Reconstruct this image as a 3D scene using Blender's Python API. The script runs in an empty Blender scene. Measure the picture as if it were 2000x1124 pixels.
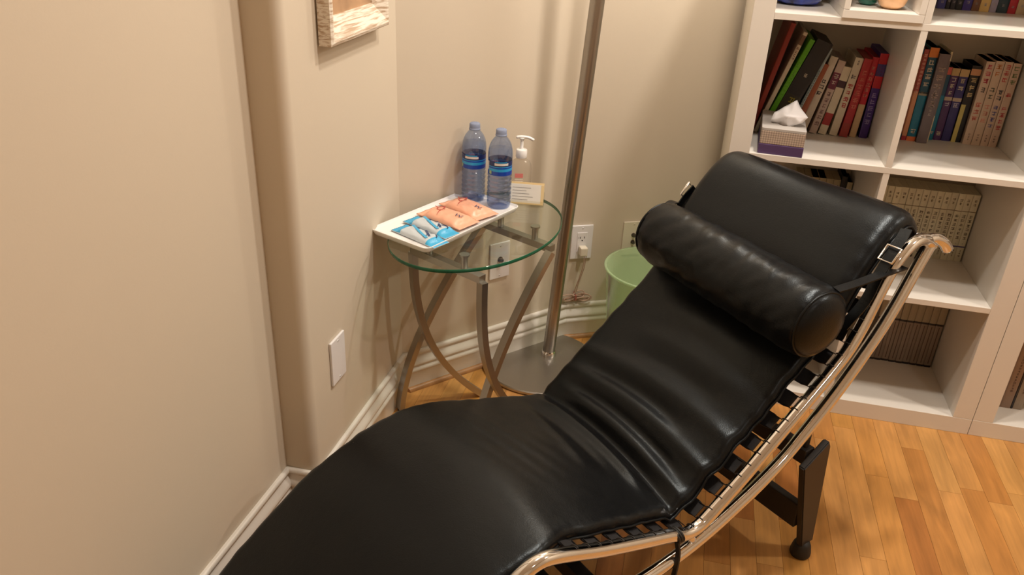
import bpy, bmesh, math, random
from mathutils import Vector, Matrix, Euler, noise
from math import sin, cos, pi, radians, sqrt, exp, atan2
random.seed(7)
SC = bpy.context.scene
COL = SC.collection

# ------------------------------------------------------------------ camera, world, lights, exposure
cam_d = bpy.data.cameras.new('camera'); cam = bpy.data.objects.new('camera', cam_d); COL.objects.link(cam)
cam.location = (-0.1214, -2.1382, 1.3802)
cam.rotation_euler = (radians(62.8257), radians(-2.5321), radians(12.9007))
cam_d.sensor_width = 36; cam_d.lens = 36 * 1588.77 / 2000; cam_d.clip_start = 0.02
SC.camera = cam
SC.view_settings.view_transform = 'Standard'; SC.view_settings.look = 'None'
SC.view_settings.gamma = 1; SC.view_settings.use_curve_mapping = False
SC.view_settings.exposure = 0.2
w = bpy.data.worlds.new('world'); SC.world = w; w.use_nodes = True
w.node_tree.nodes['Background'].inputs[0].default_value = (1.0, 0.85, 0.68, 1)
w.node_tree.nodes['Background'].inputs[1].default_value = 0.05
WARM = (1.0, 0.905, 0.80)
def point(name, loc, power, radius, col=WARM):
    l = bpy.data.lights.new(name, 'POINT'); l.energy = power; l.shadow_soft_size = radius; l.color = col
    o = bpy.data.objects.new(name, l); o.location = loc; COL.objects.link(o); return o
def disk(name, loc, power, size, col=WARM, spread=180, target=None):
    l = bpy.data.lights.new(name, 'AREA'); l.shape = 'DISK'; l.size = size; l.energy = power; l.color = col
    l.spread = radians(spread)
    o = bpy.data.objects.new(name, l); o.location = loc; COL.objects.link(o); return o
disk('ceiling_lamp_light', (0.33, -0.21, 2.43), 17.0, 0.12)
disk('ceiling_lamp_light', (1.85, -0.60, 2.43), 17.0, 0.16)
disk('ceiling_lamp_light', (0.06, -0.72, 2.43), 13.0, 0.14)
disk('ceiling_lamp_light', (1.40, -2.40, 2.43), 4.0, 0.16)
point('reading_lamp_light', (-0.045, 0.165, 1.64), 6.5, 0.045)
point('floor_lamp_light', (-0.345, 0.06, 1.84), 3.0, 0.06)

# ------------------------------------------------------------------ helpers
def link(o, parent=None):
    COL.objects.link(o)
    if parent is not None: o.parent = parent
    return o
def mesh_obj(name, bm, mat=None, parent=None, smooth=False, loc=None):
    me = bpy.data.meshes.new(name); bm.normal_update(); bm.to_mesh(me); bm.free()
    if mat is not None:
        for m in (mat if isinstance(mat, (list, tuple)) else [mat]): me.materials.append(m)
    if smooth:
        for p in me.polygons: p.use_smooth = True
    o = bpy.data.objects.new(name, me)
    if loc is not None: o.location = loc
    return link(o, parent)
def empty(name, loc=(0, 0, 0), rz=0):
    o = bpy.data.objects.new(name, None); o.empty_display_size = 0.05; o.location = loc; o.rotation_euler = (0, 0, rz)
    return link(o)
def tag(o, label=None, cat=None, group=None, kind=None):
    if label: o['label'] = label
    if cat: o['category'] = cat
    if group: o['group'] = group
    if kind: o['kind'] = kind
    return o
def smooth_by_angle(o, deg=35):
    me = o.data
    for p in me.polygons: p.use_smooth = True
    bm = bmesh.new(); bm.from_mesh(me)
    for e in bm.edges:
        if len(e.link_faces) == 2 and e.calc_face_angle(0) > radians(deg): e.smooth = False
    bm.to_mesh(me); bm.free(); return o
def box(bm, x0, x1, y0, y1, z0, z1, bev=0, mi=0, M=None):
    vs = [bm.verts.new((x, y, z)) for z in (z0, z1) for y in (y0, y1) for x in (x0, x1)]
    fs = [(0, 2, 3, 1), (4, 5, 7, 6), (0, 1, 5, 4), (2, 6, 7, 3), (0, 4, 6, 2), (1, 3, 7, 5)]
    faces = [bm.faces.new([vs[i] for i in f]) for f in fs]
    for f in faces: f.material_index = mi
    if bev:
        es = list({e for f in faces for e in f.edges})
        r = bmesh.ops.bevel(bm, geom=es, offset=bev, segments=2, affect='EDGES', profile=0.6)
        vs = list({v for f in r['faces'] for v in f.verts} | {v for v in vs if v.is_valid})
        for f in r['faces']: f.material_index = mi
        vs = [v for v in vs if v.is_valid]
    if M is not None:
        allv = set()
        for v in vs: allv.add(v)
        bmesh.ops.transform(bm, matrix=M, verts=list(allv))
    return vs
def frames(pts, closed=False):
    n = len(pts); T = []
    for i in range(n):
        a = pts[(i - 1) % n] if (closed or i > 0) else pts[i]; b = pts[(i + 1) % n] if (closed or i < n - 1) else pts[i]
        T.append((b - a).normalized())
    up = Vector((0, 0, 1)) if abs(T[0].z) < 0.9 else Vector((1, 0, 0))
    N = [(up - T[0] * up.dot(T[0])).normalized()]
    for i in range(1, n):
        v = N[-1] - T[i] * N[-1].dot(T[i]); N.append(v.normalized() if v.length > 1e-9 else N[-1])
    return T, N
def sweep(bm, pts, prof, closed=False, up=None, scale=None, caps=True, mi=0):
    """prof: closed list of (a,b) in the (side, normal) plane"""
    pts = [Vector(p) for p in pts]; T, N = frames(pts, closed); rings = []
    for i, p in enumerate(pts):
        n = N[i]
        if up is not None:
            u = Vector(up); n = (u - T[i] * u.dot(T[i])).normalized()
        s = T[i].cross(n); k = scale[i] if scale else 1
        rings.append([bm.verts.new(p + s * a * k + n * b * k) for a, b in prof])
    m = len(prof); R = len(rings)
    for i in range(R if closed else R - 1):
        A = rings[i]; B = rings[(i + 1) % R]
        for j in range(m):
            f = bm.faces.new((A[j], A[(j + 1) % m], B[(j + 1) % m], B[j])); f.material_index = mi
    if caps and not closed:
        for r, fl in ((rings[0], True), (rings[-1], False)):
            f = bm.faces.new(r[::-1] if fl else r); f.material_index = mi
    return rings
def circ(r, n=16): return [(r * cos(2 * pi * i / n), r * sin(2 * pi * i / n)) for i in range(n)]
def tube(bm, pts, r, n=16, closed=False, scale=None, mi=0): return sweep(bm, pts, circ(r, n), closed, None, scale, True, mi)
def catmull(pts, k=8):
    P = [Vector(p) for p in pts]; out = []
    for i in range(len(P) - 1):
        p0 = P[i - 1] if i else P[0] * 2 - P[1]; p1 = P[i]; p2 = P[i + 1]
        p3 = P[i + 2] if i + 2 < len(P) else P[-1] * 2 - P[-2]
        for j in range(k):
            t = j / k
            out.append(0.5 * ((2 * p1) + (p2 - p0) * t + (2 * p0 - 5 * p1 + 4 * p2 - p3) * t * t + (3 * p1 - p0 - 3 * p2 + p3) * t ** 3))
    out.append(P[-1]); return out
def lathe(bm, prof, n=32, c=(0, 0, 0), mi=0, caps=True):
    rings = []
    for r, z in prof:
        if r < 1e-6: rings.append([bm.verts.new((c[0], c[1], c[2] + z))])
        else: rings.append([bm.verts.new((c[0] + r * cos(2 * pi * i / n), c[1] + r * sin(2 * pi * i / n), c[2] + z)) for i in range(n)])
    for a, b in zip(rings, rings[1:]):
        for i in range(n):
            j = (i + 1) % n
            vs = ([a[0]] if len(a) == 1 else [a[i], a[j]]) + ([b[0]] if len(b) == 1 else [b[j], b[i]])
            if len(vs) > 2:
                f = bm.faces.new(vs); f.material_index = mi
    return rings
def prism(bm, poly, z0, z1, mi=0):
    a = [bm.verts.new((x, y, z0)) for x, y in poly]; b = [bm.verts.new((x, y, z1)) for x, y in poly]
    n = len(poly)
    fs = [bm.faces.new(a[::-1]), bm.faces.new(b)] + [bm.faces.new((a[i], a[(i + 1) % n], b[(i + 1) % n], b[i])) for i in range(n)]
    for f in fs: f.material_index = mi
    return a + b
def rrect(x0, x1, y0, y1, r, k=5):
    out = []
    for cx, cy, a0 in ((x1 - r, y1 - r, 0), (x0 + r, y1 - r, 90), (x0 + r, y0 + r, 180), (x1 - r, y0 + r, 270)):
        for i in range(k + 1):
            a = radians(a0 + 90 * i / k); out.append((cx + r * cos(a), cy + r * sin(a)))
    return out

# ------------------------------------------------------------------ materials
def new_mat(name):
    m = bpy.data.materials.new(name); m.use_nodes = True
    nt = m.node_tree; return m, nt, nt.nodes['Principled BSDF']
def simple(name, col, rough=0.5, metal=0.0, spec=0.5, coat=0.0, bump=None, var=None, sheen=0):
    m, nt, b = new_mat(name)
    b.inputs['Base Color'].default_value = (*col, 1); b.inputs['Roughness'].default_value = rough
    b.inputs['Metallic'].default_value = metal; b.inputs['Specular IOR Level'].default_value = spec
    b.inputs['Coat Weight'].default_value = coat
    tc = nt.nodes.new('ShaderNodeTexCoord')
    if bump:
        sc, st, di = bump
        nz = nt.nodes.new('ShaderNodeTexNoise'); nz.inputs['Scale'].default_value = sc; nz.inputs['Detail'].default_value = 4
        nt.links.new(tc.outputs['Object'], nz.inputs['Vector'])
        bp = nt.nodes.new('ShaderNodeBump'); bp.inputs['Strength'].default_value = st; bp.inputs['Distance'].default_value = di
        nt.links.new(nz.outputs['Fac'], bp.inputs['Height']); nt.links.new(bp.outputs['Normal'], b.inputs['Normal'])
    if var:
        sc, amt = var
        nz = nt.nodes.new('ShaderNodeTexNoise'); nz.inputs['Scale'].default_value = sc; nz.inputs['Detail'].default_value = 3
        nt.links.new(tc.outputs['Object'], nz.inputs['Vector'])
        r = nt.nodes.new('ShaderNodeValToRGB')
        r.color_ramp.elements[0].position = 0.3; r.color_ramp.elements[1].position = 0.7
        r.color_ramp.elements[0].color = (*[c * (1 - amt) for c in col], 1); r.color_ramp.elements[1].color = (*[min(1, c * (1 + amt)) for c in col], 1)
        nt.links.new(nz.outputs['Fac'], r.inputs['Fac']); nt.links.new(r.outputs['Color'], b.inputs['Base Color'])
    return m
def s2l(r, g, b):
    f = lambda c: (c / 255 / 12.92) if c / 255 <= 0.04045 else ((c / 255 + 0.055) / 1.055) ** 2.4
    return (f(r), f(g), f(b))
M = {}
M['wall'] = simple('wall_paint', (0.655, 0.575, 0.46), 0.55, spec=0.35, bump=(260, 0.12, 0.0006))
M['ceiling'] = simple('ceiling_paint', (0.78, 0.74, 0.68), 0.9)
M['trim'] = simple('baseboard_paint', (0.76, 0.72, 0.655), 0.35, spec=0.5)
M['shelf'] = simple('white_laminate', (0.77, 0.73, 0.665), 0.32, spec=0.45, bump=(60, 0.03, 0.0005))
M['plate'] = simple('white_plastic', (0.80, 0.79, 0.80), 0.3)
M['ivory'] = simple('ivory_plastic', (0.74, 0.68, 0.55), 0.3)
M['dark'] = simple('dark_slot', (0.02, 0.02, 0.02), 0.5)
M['chrome'] = simple('chrome', (0.80, 0.79, 0.78), 0.09, metal=1)
M['blackmetal'] = simple('matt_black_steel', (0.022, 0.02, 0.019), 0.42, spec=0.4, bump=(300, 0.05, 0.0003))
M['rubber'] = simple('black_rubber', (0.012, 0.012, 0.012), 0.55)
M['band'] = simple('black_band', (0.010, 0.009, 0.010), 0.5)
def leather():
    m, nt, b = new_mat('black_leather')
    tc = nt.nodes.new('ShaderNodeTexCoord'); L = nt.links
    b.inputs['Base Color'].default_value = (0.0040, 0.0040, 0.0044, 1); b.inputs['Specular IOR Level'].default_value = 0.30; b.inputs['Specular Tint'].default_value = (0.82, 0.93, 1.0, 1)
    v = nt.nodes.new('ShaderNodeTexVoronoi'); v.inputs['Scale'].default_value = 420; L.new(tc.outputs['Object'], v.inputs['Vector'])
    n = nt.nodes.new('ShaderNodeTexNoise'); n.inputs['Scale'].default_value = 26; n.inputs['Detail'].default_value = 5; L.new(tc.outputs['Object'], n.inputs['Vector'])
    mr = nt.nodes.new('ShaderNodeMapRange'); mr.inputs[3].default_value = 0.26; mr.inputs[4].default_value = 0.38; L.new(n.outputs['Fac'], mr.inputs[0]); L.new(mr.outputs[0], b.inputs['Roughness'])
    b1 = nt.nodes.new('ShaderNodeBump'); b1.inputs['Strength'].default_value = 0.22; b1.inputs['Distance'].default_value = 0.0006; L.new(v.outputs['Distance'], b1.inputs['Height'])
    b2 = nt.nodes.new('ShaderNodeBump'); b2.inputs['Strength'].default_value = 0.25; b2.inputs['Distance'].default_value = 0.003; L.new(n.outputs['Fac'], b2.inputs['Height']); L.new(b1.outputs['Normal'], b2.inputs['Normal'])
    L.new(b2.outputs['Normal'], b.inputs['Normal']); return m
M['leather'] = leather()
def brushed(name, col, rough, axis=(1, 1, 60)):
    m, nt, b = new_mat(name); L = nt.links
    b.inputs['Metallic'].default_value = 1; b.inputs['Base Color'].default_value = (*col, 1)
    tc = nt.nodes.new('ShaderNodeTexCoord'); mp = nt.nodes.new('ShaderNodeMapping'); mp.inputs['Scale'].default_value = axis
    L.new(tc.outputs['Object'], mp.inputs['Vector'])
    n = nt.nodes.new('ShaderNodeTexNoise'); n.inputs['Scale'].default_value = 14; n.inputs['Detail'].default_value = 6; L.new(mp.outputs[0], n.inputs['Vector'])
    mr = nt.nodes.new('ShaderNodeMapRange'); mr.inputs[3].default_value = rough - 0.05; mr.inputs[4].default_value = rough + 0.1; L.new(n.outputs['Fac'], mr.inputs[0]); L.new(mr.outputs[0], b.inputs['Roughness'])
    bp = nt.nodes.new('ShaderNodeBump'); bp.inputs['Strength'].default_value = 0.08; bp.inputs['Distance'].default_value = 0.0005; L.new(n.outputs['Fac'], bp.inputs['Height']); L.new(bp.outputs[0], b.inputs['Normal'])
    return m
M['nickel'] = brushed('satin_nickel', (0.46, 0.435, 0.40), 0.34)
M['steel'] = brushed('brushed_steel', (0.38, 0.355, 0.325), 0.30, (60, 60, 1))
M['plate_steel'] = brushed('brushed_base_plate', (0.44, 0.41, 0.37), 0.34, (40, 1, 1))
def glassy(name, tint, gloss_rough=0.03, body=None, bodyfac=0.0, ior=1.45):
    """thin clear material: tinted see-through with real fresnel reflection"""
    m, nt, b = new_mat(name); L = nt.links; out = nt.nodes['Material Output']; nt.nodes.remove(b)
    tr = nt.nodes.new('ShaderNodeBsdfTransparent'); tr.inputs[0].default_value = (*tint, 1)
    gl = nt.nodes.new('ShaderNodeBsdfGlossy'); gl.inputs['Roughness'].default_value = gloss_rough
    fr = nt.nodes.new('ShaderNodeFresnel'); fr.inputs['IOR'].default_value = ior
    ge = nt.nodes.new('ShaderNodeNewGeometry'); fm = nt.nodes.new('ShaderNodeMath'); fm.operation = 'MULTIPLY_ADD'   # no reflection on inner faces
    fm.inputs[1].default_value = -1; L.new(ge.outputs['Backfacing'], fm.inputs[0]); fm.inputs[2].default_value = 1
    f2 = nt.nodes.new('ShaderNodeMath'); f2.operation = 'MULTIPLY'; L.new(fm.outputs[0], f2.inputs[0]); L.new(fr.outputs[0], f2.inputs[1])
    mx = nt.nodes.new('ShaderNodeMixShader'); L.new(f2.outputs[0], mx.inputs[0])
    src = tr
    if body:
        df = nt.nodes.new('ShaderNodeBsdfDiffuse'); df.inputs[0].default_value = (*body, 1)
        m2 = nt.nodes.new('ShaderNodeMixShader'); m2.inputs[0].default_value = bodyfac
        L.new(tr.outputs[0], m2.inputs[1]); L.new(df.outputs[0], m2.inputs[2]); src = m2
    L.new(src.outputs[0], mx.inputs[1]); L.new(gl.outputs[0], mx.inputs[2]); L.new(mx.outputs[0], out.inputs[0]); return m
M['glass'] = glassy('table_glass', (0.93, 0.965, 0.93), 0.01)
M['glass_edge'] = glassy('green_glass_edge', (0.06, 0.22, 0.13), 0.05, (0.02, 0.16, 0.085), 0.55)
M['bottle'] = glassy('blue_bottle_plastic', (0.70, 0.78, 0.93), 0.05, (0.22, 0.30, 0.52), 0.12, 1.9)
M['bottlewater'] = glassy('bottle_water', (0.88, 0.91, 0.97), 0.02, (0.3, 0.33, 0.42), 0.06)
M['cap'] = glassy('blue_grey_cap', (0.6, 0.66, 0.8), 0.2, (0.33, 0.38, 0.52), 0.7)
M['clear'] = glassy('clear_gel_bottle', (0.90, 0.88, 0.85), 0.04, (0.7, 0.66, 0.6), 0.10)
M['acrylic'] = glassy('clear_acrylic', (0.95, 0.94, 0.90), 0.02)
M['bin'] = glassy('translucent_green_plastic', (0.90, 0.96, 0.84), 0.25, (0.66, 0.86, 0.55), 0.32)
M['cable'] = glassy('clear_cable', (0.75, 0.65, 0.55), 0.15, (0.62, 0.45, 0.34), 0.6)
M['white'] = simple('white_ceramic', (0.88, 0.87, 0.85), 0.25, coat=0.3)
M['paper'] = simple('white_paper', (0.82, 0.79, 0.72), 0.8)
M['cream'] = simple('cream_card_edge', (0.80, 0.62, 0.33), 0.6)
M['pages'] = simple('book_pages', (0.50, 0.42, 0.30), 0.9)
M['tissue'] = simple('tissue', (0.86, 0.85, 0.87), 0.9)
M['purple'] = simple('purple_cloth', (0.085, 0.045, 0.13), 0.6)
M['blueglaze'] = simple('blue_glaze', (0.02, 0.05, 0.36), 0.12, coat=0.8, var=(38, 0.85))
M['greenglaze'] = simple('green_glaze', (0.01, 0.16, 0.12), 0.15, coat=0.6)
M['peachglaze'] = simple('peach_glaze', (0.80, 0.48, 0.26), 0.3, coat=0.4, var=(20, 0.2))
def objcol(name, rough=0.45, bump=None, noise_amt=0.12):
    m, nt, b = new_mat(name); L = nt.links
    oi = nt.nodes.new('ShaderNodeObjectInfo'); tc = nt.nodes.new('ShaderNodeTexCoord')
    n = nt.nodes.new('ShaderNodeTexNoise'); n.inputs['Scale'].default_value = 30; L.new(tc.outputs['Object'], n.inputs['Vector'])
    hs = nt.nodes.new('ShaderNodeHueSaturation'); L.new(oi.outputs['Color'], hs.inputs['Color'])
    mr = nt.nodes.new('ShaderNodeMapRange'); mr.inputs[3].default_value = 1 - noise_amt; mr.inputs[4].default_value = 1 + noise_amt
    L.new(n.outputs['Fac'], mr.inputs[0]); L.new(mr.outputs[0], hs.inputs['Value']); L.new(hs.outputs[0], b.inputs['Base Color'])
    b.inputs['Roughness'].default_value = rough; return m
M['cover'] = objcol('book_cover', 0.42); M['print'] = objcol('spine_print', 0.5)
def wood_floor():
    m, nt, b = new_mat('oiled_maple_strip'); L = nt.links
    tc = nt.nodes.new('ShaderNodeTexCoord'); oi = nt.nodes.new('ShaderNodeObjectInfo')
    off = nt.nodes.new('ShaderNodeVectorMath'); off.operation = 'MULTIPLY_ADD'
    cmb = nt.nodes.new('ShaderNodeCombineXYZ'); L.new(oi.outputs['Random'], cmb.inputs[0]); L.new(oi.outputs['Random'], cmb.inputs[1]); L.new(oi.outputs['Random'], cmb.inputs[2])
    off.inputs[1].default_value = (37, 91, 53); L.new(cmb.outputs[0], off.inputs[0]); L.new(tc.outputs['Object'], off.inputs[2])
    def nz(scale, sy, det, dist):
        mp = nt.nodes.new('ShaderNodeMapping'); mp.inputs['Scale'].default_value = (scale, sy, scale); L.new(off.outputs[0], mp.inputs['Vector'])
        n = nt.nodes.new('ShaderNodeTexNoise'); n.inputs['Scale'].default_value = 1; n.inputs['Detail'].default_value = det; n.inputs['Distortion'].default_value = dist
        L.new(mp.outputs[0], n.inputs['Vector']); return n
    n1 = nz(26, 3.0, 4, 1.2); n2 = nz(160, 6.0, 3, 0.2); n3 = nz(14, 5, 2, 1.0)
    hs = nt.nodes.new('ShaderNodeHueSaturation'); L.new(oi.outputs['Color'], hs.inputs['Color'])
    ad = nt.nodes.new('ShaderNodeMath'); ad.operation = 'ADD'; L.new(n1.outputs['Fac'], ad.inputs[0])
    mu = nt.nodes.new('ShaderNodeMath'); mu.operation = 'MULTIPLY_ADD'; mu.inputs[1].default_value = 0.45; L.new(n2.outputs['Fac'], mu.inputs[0]); L.new(n3.outputs['Fac'], mu.inputs[2])
    L.new(mu.outputs[0], ad.inputs[1])
    mr = nt.nodes.new('ShaderNodeMapRange'); mr.inputs[1].default_value = 0.85; mr.inputs[2].default_value = 1.65; mr.inputs[3].default_value = 0.70; mr.inputs[4].default_value = 1.22
    L.new(ad.outputs[0], mr.inputs[0]); L.new(mr.outputs[0], hs.inputs['Value']); L.new(hs.outputs[0], b.inputs['Base Color'])
    b.inputs['Roughness'].default_value = 0.36; b.inputs['Specular IOR Level'].default_value = 0.45
    return m
M['floor'] = wood_floor()
def frame_wood():
    m, nt, b = new_mat('whitewashed_wood'); L = nt.links
    tc = nt.nodes.new('ShaderNodeTexCoord'); mp = nt.nodes.new('ShaderNodeMapping'); mp.inputs['Scale'].default_value = (40, 9, 130)
    L.new(tc.outputs['Object'], mp.inputs[0]); n = nt.nodes.new('ShaderNodeTexNoise'); n.inputs['Scale'].default_value = 1.6; n.inputs['Detail'].default_value = 5; n.inputs['Distortion'].default_value = 0.6
    L.new(mp.outputs[0], n.inputs[0]); r = nt.nodes.new('ShaderNodeValToRGB')
    r.color_ramp.elements[0].position = 0.38; r.color_ramp.elements[0].color = (0.50, 0.36, 0.24, 1); r.color_ramp.elements[1].position = 0.56; r.color_ramp.elements[1].color = (0.84, 0.77, 0.66, 1)
    L.new(n.outputs['Fac'], r.inputs[0]); L.new(r.outputs[0], b.inputs['Base Color']); b.inputs['Roughness'].default_value = 0.6
    bp = nt.nodes.new('ShaderNodeBump'); bp.inputs['Strength'].default_value = 0.5; bp.inputs['Distance'].default_value = 0.001; L.new(n.outputs['Fac'], bp.inputs['Height']); L.new(bp.outputs[0], b.inputs['Normal'])
    return m
M['framewood'] = frame_wood()
M['kraft'] = simple('kraft_picture', (0.44, 0.27, 0.15), 0.7, var=(14, 0.25))
M['strip'] = simple('stained_shoe_moulding', (0.40, 0.20, 0.08), 0.4, var=(30, 0.2))
def lattice():
    m, nt, b = new_mat('lattice_pattern_card'); L = nt.links
    tc = nt.nodes.new('ShaderNodeTexCoord'); mp = nt.nodes.new('ShaderNodeMapping'); mp.inputs['Rotation'].default_value = (0, radians(45), 0); mp.inputs['Scale'].default_value = (240, 240, 240)
    L.new(tc.outputs['Object'], mp.inputs[0]); ck = nt.nodes.new('ShaderNodeTexChecker'); ck.inputs['Scale'].default_value = 1
    ck.inputs[1].default_value = (0.52, 0.42, 0.33, 1); ck.inputs[2].default_value = (0.30, 0.23, 0.19, 1); L.new(mp.outputs[0], ck.inputs[0])
    L.new(ck.outputs[0], b.inputs['Base Color']); b.inputs['Roughness'].default_value = 0.5; return m
M['lattice'] = lattice()
M['greycard'] = simple('grey_card', (0.46, 0.43, 0.40), 0.5)
M['peach'] = simple('peach_wrapper', (0.86, 0.45, 0.30), 0.33, bump=(60, 0.4, 0.003))
M['ink'] = simple('dark_ink', (0.05, 0.05, 0.10), 0.5)
M['redink'] = simple('red_ink', (0.50, 0.07, 0.06), 0.5)
M['bluewrap'] = simple('blue_wrapper', (0.05, 0.42, 0.72), 0.28, bump=(90, 0.5, 0.002))
M['greywrap'] = simple('grey_wrapper', (0.56, 0.62, 0.66), 0.3, bump=(60, 0.4, 0.002))
M['navy'] = simple('navy_print', (0.03, 0.06, 0.15), 0.4)
M['labelblue'] = simple('label_deep_blue', (0.01, 0.06, 0.42), 0.3)
M['labellight'] = simple('label_light_blue', (0.03, 0.36, 0.72), 0.3)
M['labelnavy'] = simple('label_navy', (0.015, 0.03, 0.14), 0.3)
M['labelwhite'] = simple('label_white', (0.75, 0.72, 0.70), 0.4)
M['labelgreen'] = simple('label_green_dot', (0.35, 0.52, 0.30), 0.4)

# ------------------------------------------------------------------ room shell
WP = [(-1.000, -3.30), (-0.912, -0.786), (-0.838, -0.786), (-0.823, -0.245), (-0.422, 0.206), (0.0, 0.42), (2.60, 0.42)]
def offset_poly(poly, d):
    out = []
    for i, p in enumerate(poly):
        p = Vector(p); ns = []
        if i > 0: t = (p - Vector(poly[i - 1])).normalized(); ns.append(Vector((t.y, -t.x)))
        if i < len(poly) - 1: t = (Vector(poly[i + 1]) - p).normalized(); ns.append(Vector((t.y, -t.x)))
        if len(ns) == 1: out.append(p + ns[0] * d)
        else:
            b = (ns[0] + ns[1]).normalized(); out.append(p + b * d / max(0.3, b.dot(ns[0])))
    return out
def round_corner(poly, i, r, k=8):
    p = Vector(poly[i]); a = (Vector(poly[i - 1]) - p).normalized(); b = (Vector(poly[i + 1]) - p).normalized()
    ang = a.angle(b); t = r / math.tan(ang / 2); c = p + (a + b).normalized() * (r / sin(ang / 2))
    A = p + a * t; B = p + b * t; out = []
    a0 = atan2((A - c).y, (A - c).x); a1 = atan2((B - c).y, (B - c).x)
    d = (a1 - a0 + pi) % (2 * pi) - pi
    for j in range(k + 1): th = a0 + d * j / k; out.append((c.x + r * cos(th), c.y + r * sin(th)))
    return poly[:i] + out + poly[i + 1:]
H = 2.45
def wall(name, i0, i1, rc=None):
    seg = WP[i0:i1 + 1]
    outer = [tuple(v) for v in offset_poly(WP, -0.10)][i0:i1 + 1]
    if rc is not None: seg = round_corner(seg, rc, 0.022)
    bm = bmesh.new(); n = len(seg)
    a = [bm.verts.new((x, y, 0)) for x, y in seg]; b = [bm.verts.new((x, y, H)) for x, y in seg]
    for i in range(n - 1): bm.faces.new((a[i], b[i], b[i + 1], a[i + 1]))
    oa = [bm.verts.new((x, y, 0)) for x, y in outer]; ob = [bm.verts.new((x, y, H)) for x, y in outer]
    for i in range(len(outer) - 1): bm.faces.new((oa[i], oa[i + 1], ob[i + 1], ob[i]))
    bm.faces.new((a[0], oa[0], ob[0], b[0])); bm.faces.new((a[-1], b[-1], ob[-1], oa[-1]))
    bm.faces.new(b + ob[::-1]); bm.faces.new(a[::-1] + oa)
    o = mesh_obj(name, bm, M['wall']); smooth_by_angle(o, 30); return tag(o, kind='structure')
wall('wall_left', 0, 3, 2)
wall('wall_corner', 3, 4)
wall('wall_rear_left', 4, 5)
wall('wall_rear', 5, 6)
def plain_box(name, mat, *a, kind='structure'):
    bm = bmesh.new(); box(bm, *a); return tag(mesh_obj(name, bm, mat), kind=kind)
plain_box('wall_right', M['wall'], 2.60, 2.70, -3.40, 0.52, 0, H)
plain_box('wall_front', M['wall'], -1.10, 2.70, -3.40, -3.30, 0, H)
plain_box('ceiling', M['ceiling'], -1.15, 2.70, -3.40, 0.60, H, H + 0.08)
floor = plain_box('floor', M['strip'], -1.15, 2.70, -3.40, 0.60, -0.06, -0.0035)

# floor strips: every strip in reach of the camera an object, shared unit mesh per length
FC = [s2l(202, 146, 82), s2l(196, 139, 74), s2l(206, 153, 88), s2l(188, 130, 69), s2l(177, 116, 60), s2l(200, 145, 83), s2l(198, 142, 72)]
FCW = [5, 5, 4, 3, 1, 4, 3]
def strip_mesh(bm, x0, x1, y0, y1):
    vs = box(bm, x0 + 0.0003, x1 - 0.0003, y0 + 0.0003, y1 - 0.0003, -0.0035, 0.0)
strip_cache = {}
SW = 0.0590; X0 = 0.473
forced = {(1, 0): [(0.42, -0.343, 0), (-0.343, -0.62, 4), (-0.62, -1.15, 1)], (5, 0): [(0.42, 0.005, 1), (0.005, -0.295, 3), (-0.295, -0.80, 0)]}
rest = bmesh.new(); rs = random.Random(3)
def inside_x(y):  # left limit of the room
    return -1.0 + 0.035 * (y + 3.3) - 0.004
k0 = int(math.floor((-1.05 - X0) / SW)); k1 = int(math.ceil((2.6 - X0) / SW)); n_strips = 0
for k in range(k0, k1):
    xa = X0 + k * SW; xb = xa + SW
    y = 0.50; segs = []
    if (k, 0) in forced: segs = list(forced[(k, 0)]); y = segs[-1][1]
    else: y = 0.50 - rs.uniform(0, 0.3) ; segs = [(0.55, y, rs.choices(range(7), FCW)[0])]
    while y > -3.3:
        L_ = rs.uniform(0.32, 0.62); segs.append((y, max(y - L_, -3.35), rs.choices(range(7), FCW)[0])); y -= L_
    for (ya, yb, ci) in segs:
        # visible zone: right of / around the chair and under the table
        vis = (-0.95 < xb and xa < 1.30 and ya > -1.05) and not (xa < -0.45 and yb < -1.0) and n_strips < 290
        yt = ya
        if xb < -0.80: yt = min(ya, -0.30)
        elif xb < -0.40: yt = min(ya, -0.245 + (xb + 0.823) * 1.12 + 0.02)
        elif xb < 0.0: yt = min(ya, 0.206 + (xb + 0.422) * 0.507 + 0.03)
        if yt - yb < 0.02: continue
        if vis:
            bm = bmesh.new(); strip_mesh(bm, 0, SW, yb - yt, 0)
            o = mesh_obj('plank', bm, M['floor'], floor, loc=(xa, yt, 0)); o.color = (*FC[ci], 1); n_strips += 1
        else: strip_mesh(rest, xa, xb, yb, yt)
o = mesh_obj('plank', rest, M['floor'], floor); o.color = (*FC[0], 1); o['kind'] = 'stuff'

BP = [(0, .125), (.005, .1255), (.009, .122), (.010, .116), (.009, .1115), (.0055, .109), (.0055, .106), (.009, .099), (.0135, .091), (.016, .084), (.0155, .0795), (.0125, .0765), (.0125, .0735),
      (.0165, .069), (.0175, .063), (.0155, .0575), (.0145, .056), (.0145, 0), (0, 0)]
def baseboard(name, i0, i1, prof=BP, mat=None, endcut=None, base=0.0):
    bm = bmesh.new(); rings = []
    P = list(WP)
    if endcut: P[endcut[0]] = endcut[1]
    for i in range(i0, i1 + 1):
        r = []
        for d, z in prof:
            q = offset_poly(P, d + 0.0004)[i]; r.append(bm.verts.new((q.x, q.y, z + base)))
        rings.append(r)
    m = len(prof)
    for a, b in zip(rings, rings[1:]):
        for j in range(m): bm.faces.new((a[j], a[(j + 1) % m], b[(j + 1) % m], b[j]))
    bm.faces.new(rings[0][::-1]); bm.faces.new(rings[-1])
    bmesh.ops.recalc_face_normals(bm, faces=bm.faces)
    o = mesh_obj(name, bm, mat or M['trim']); smooth_by_angle(o, 50); return tag(o, kind='structure')
baseboard('baseboard_left', 0, 3)
baseboard('baseboard_corner', 3, 4)
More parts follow.
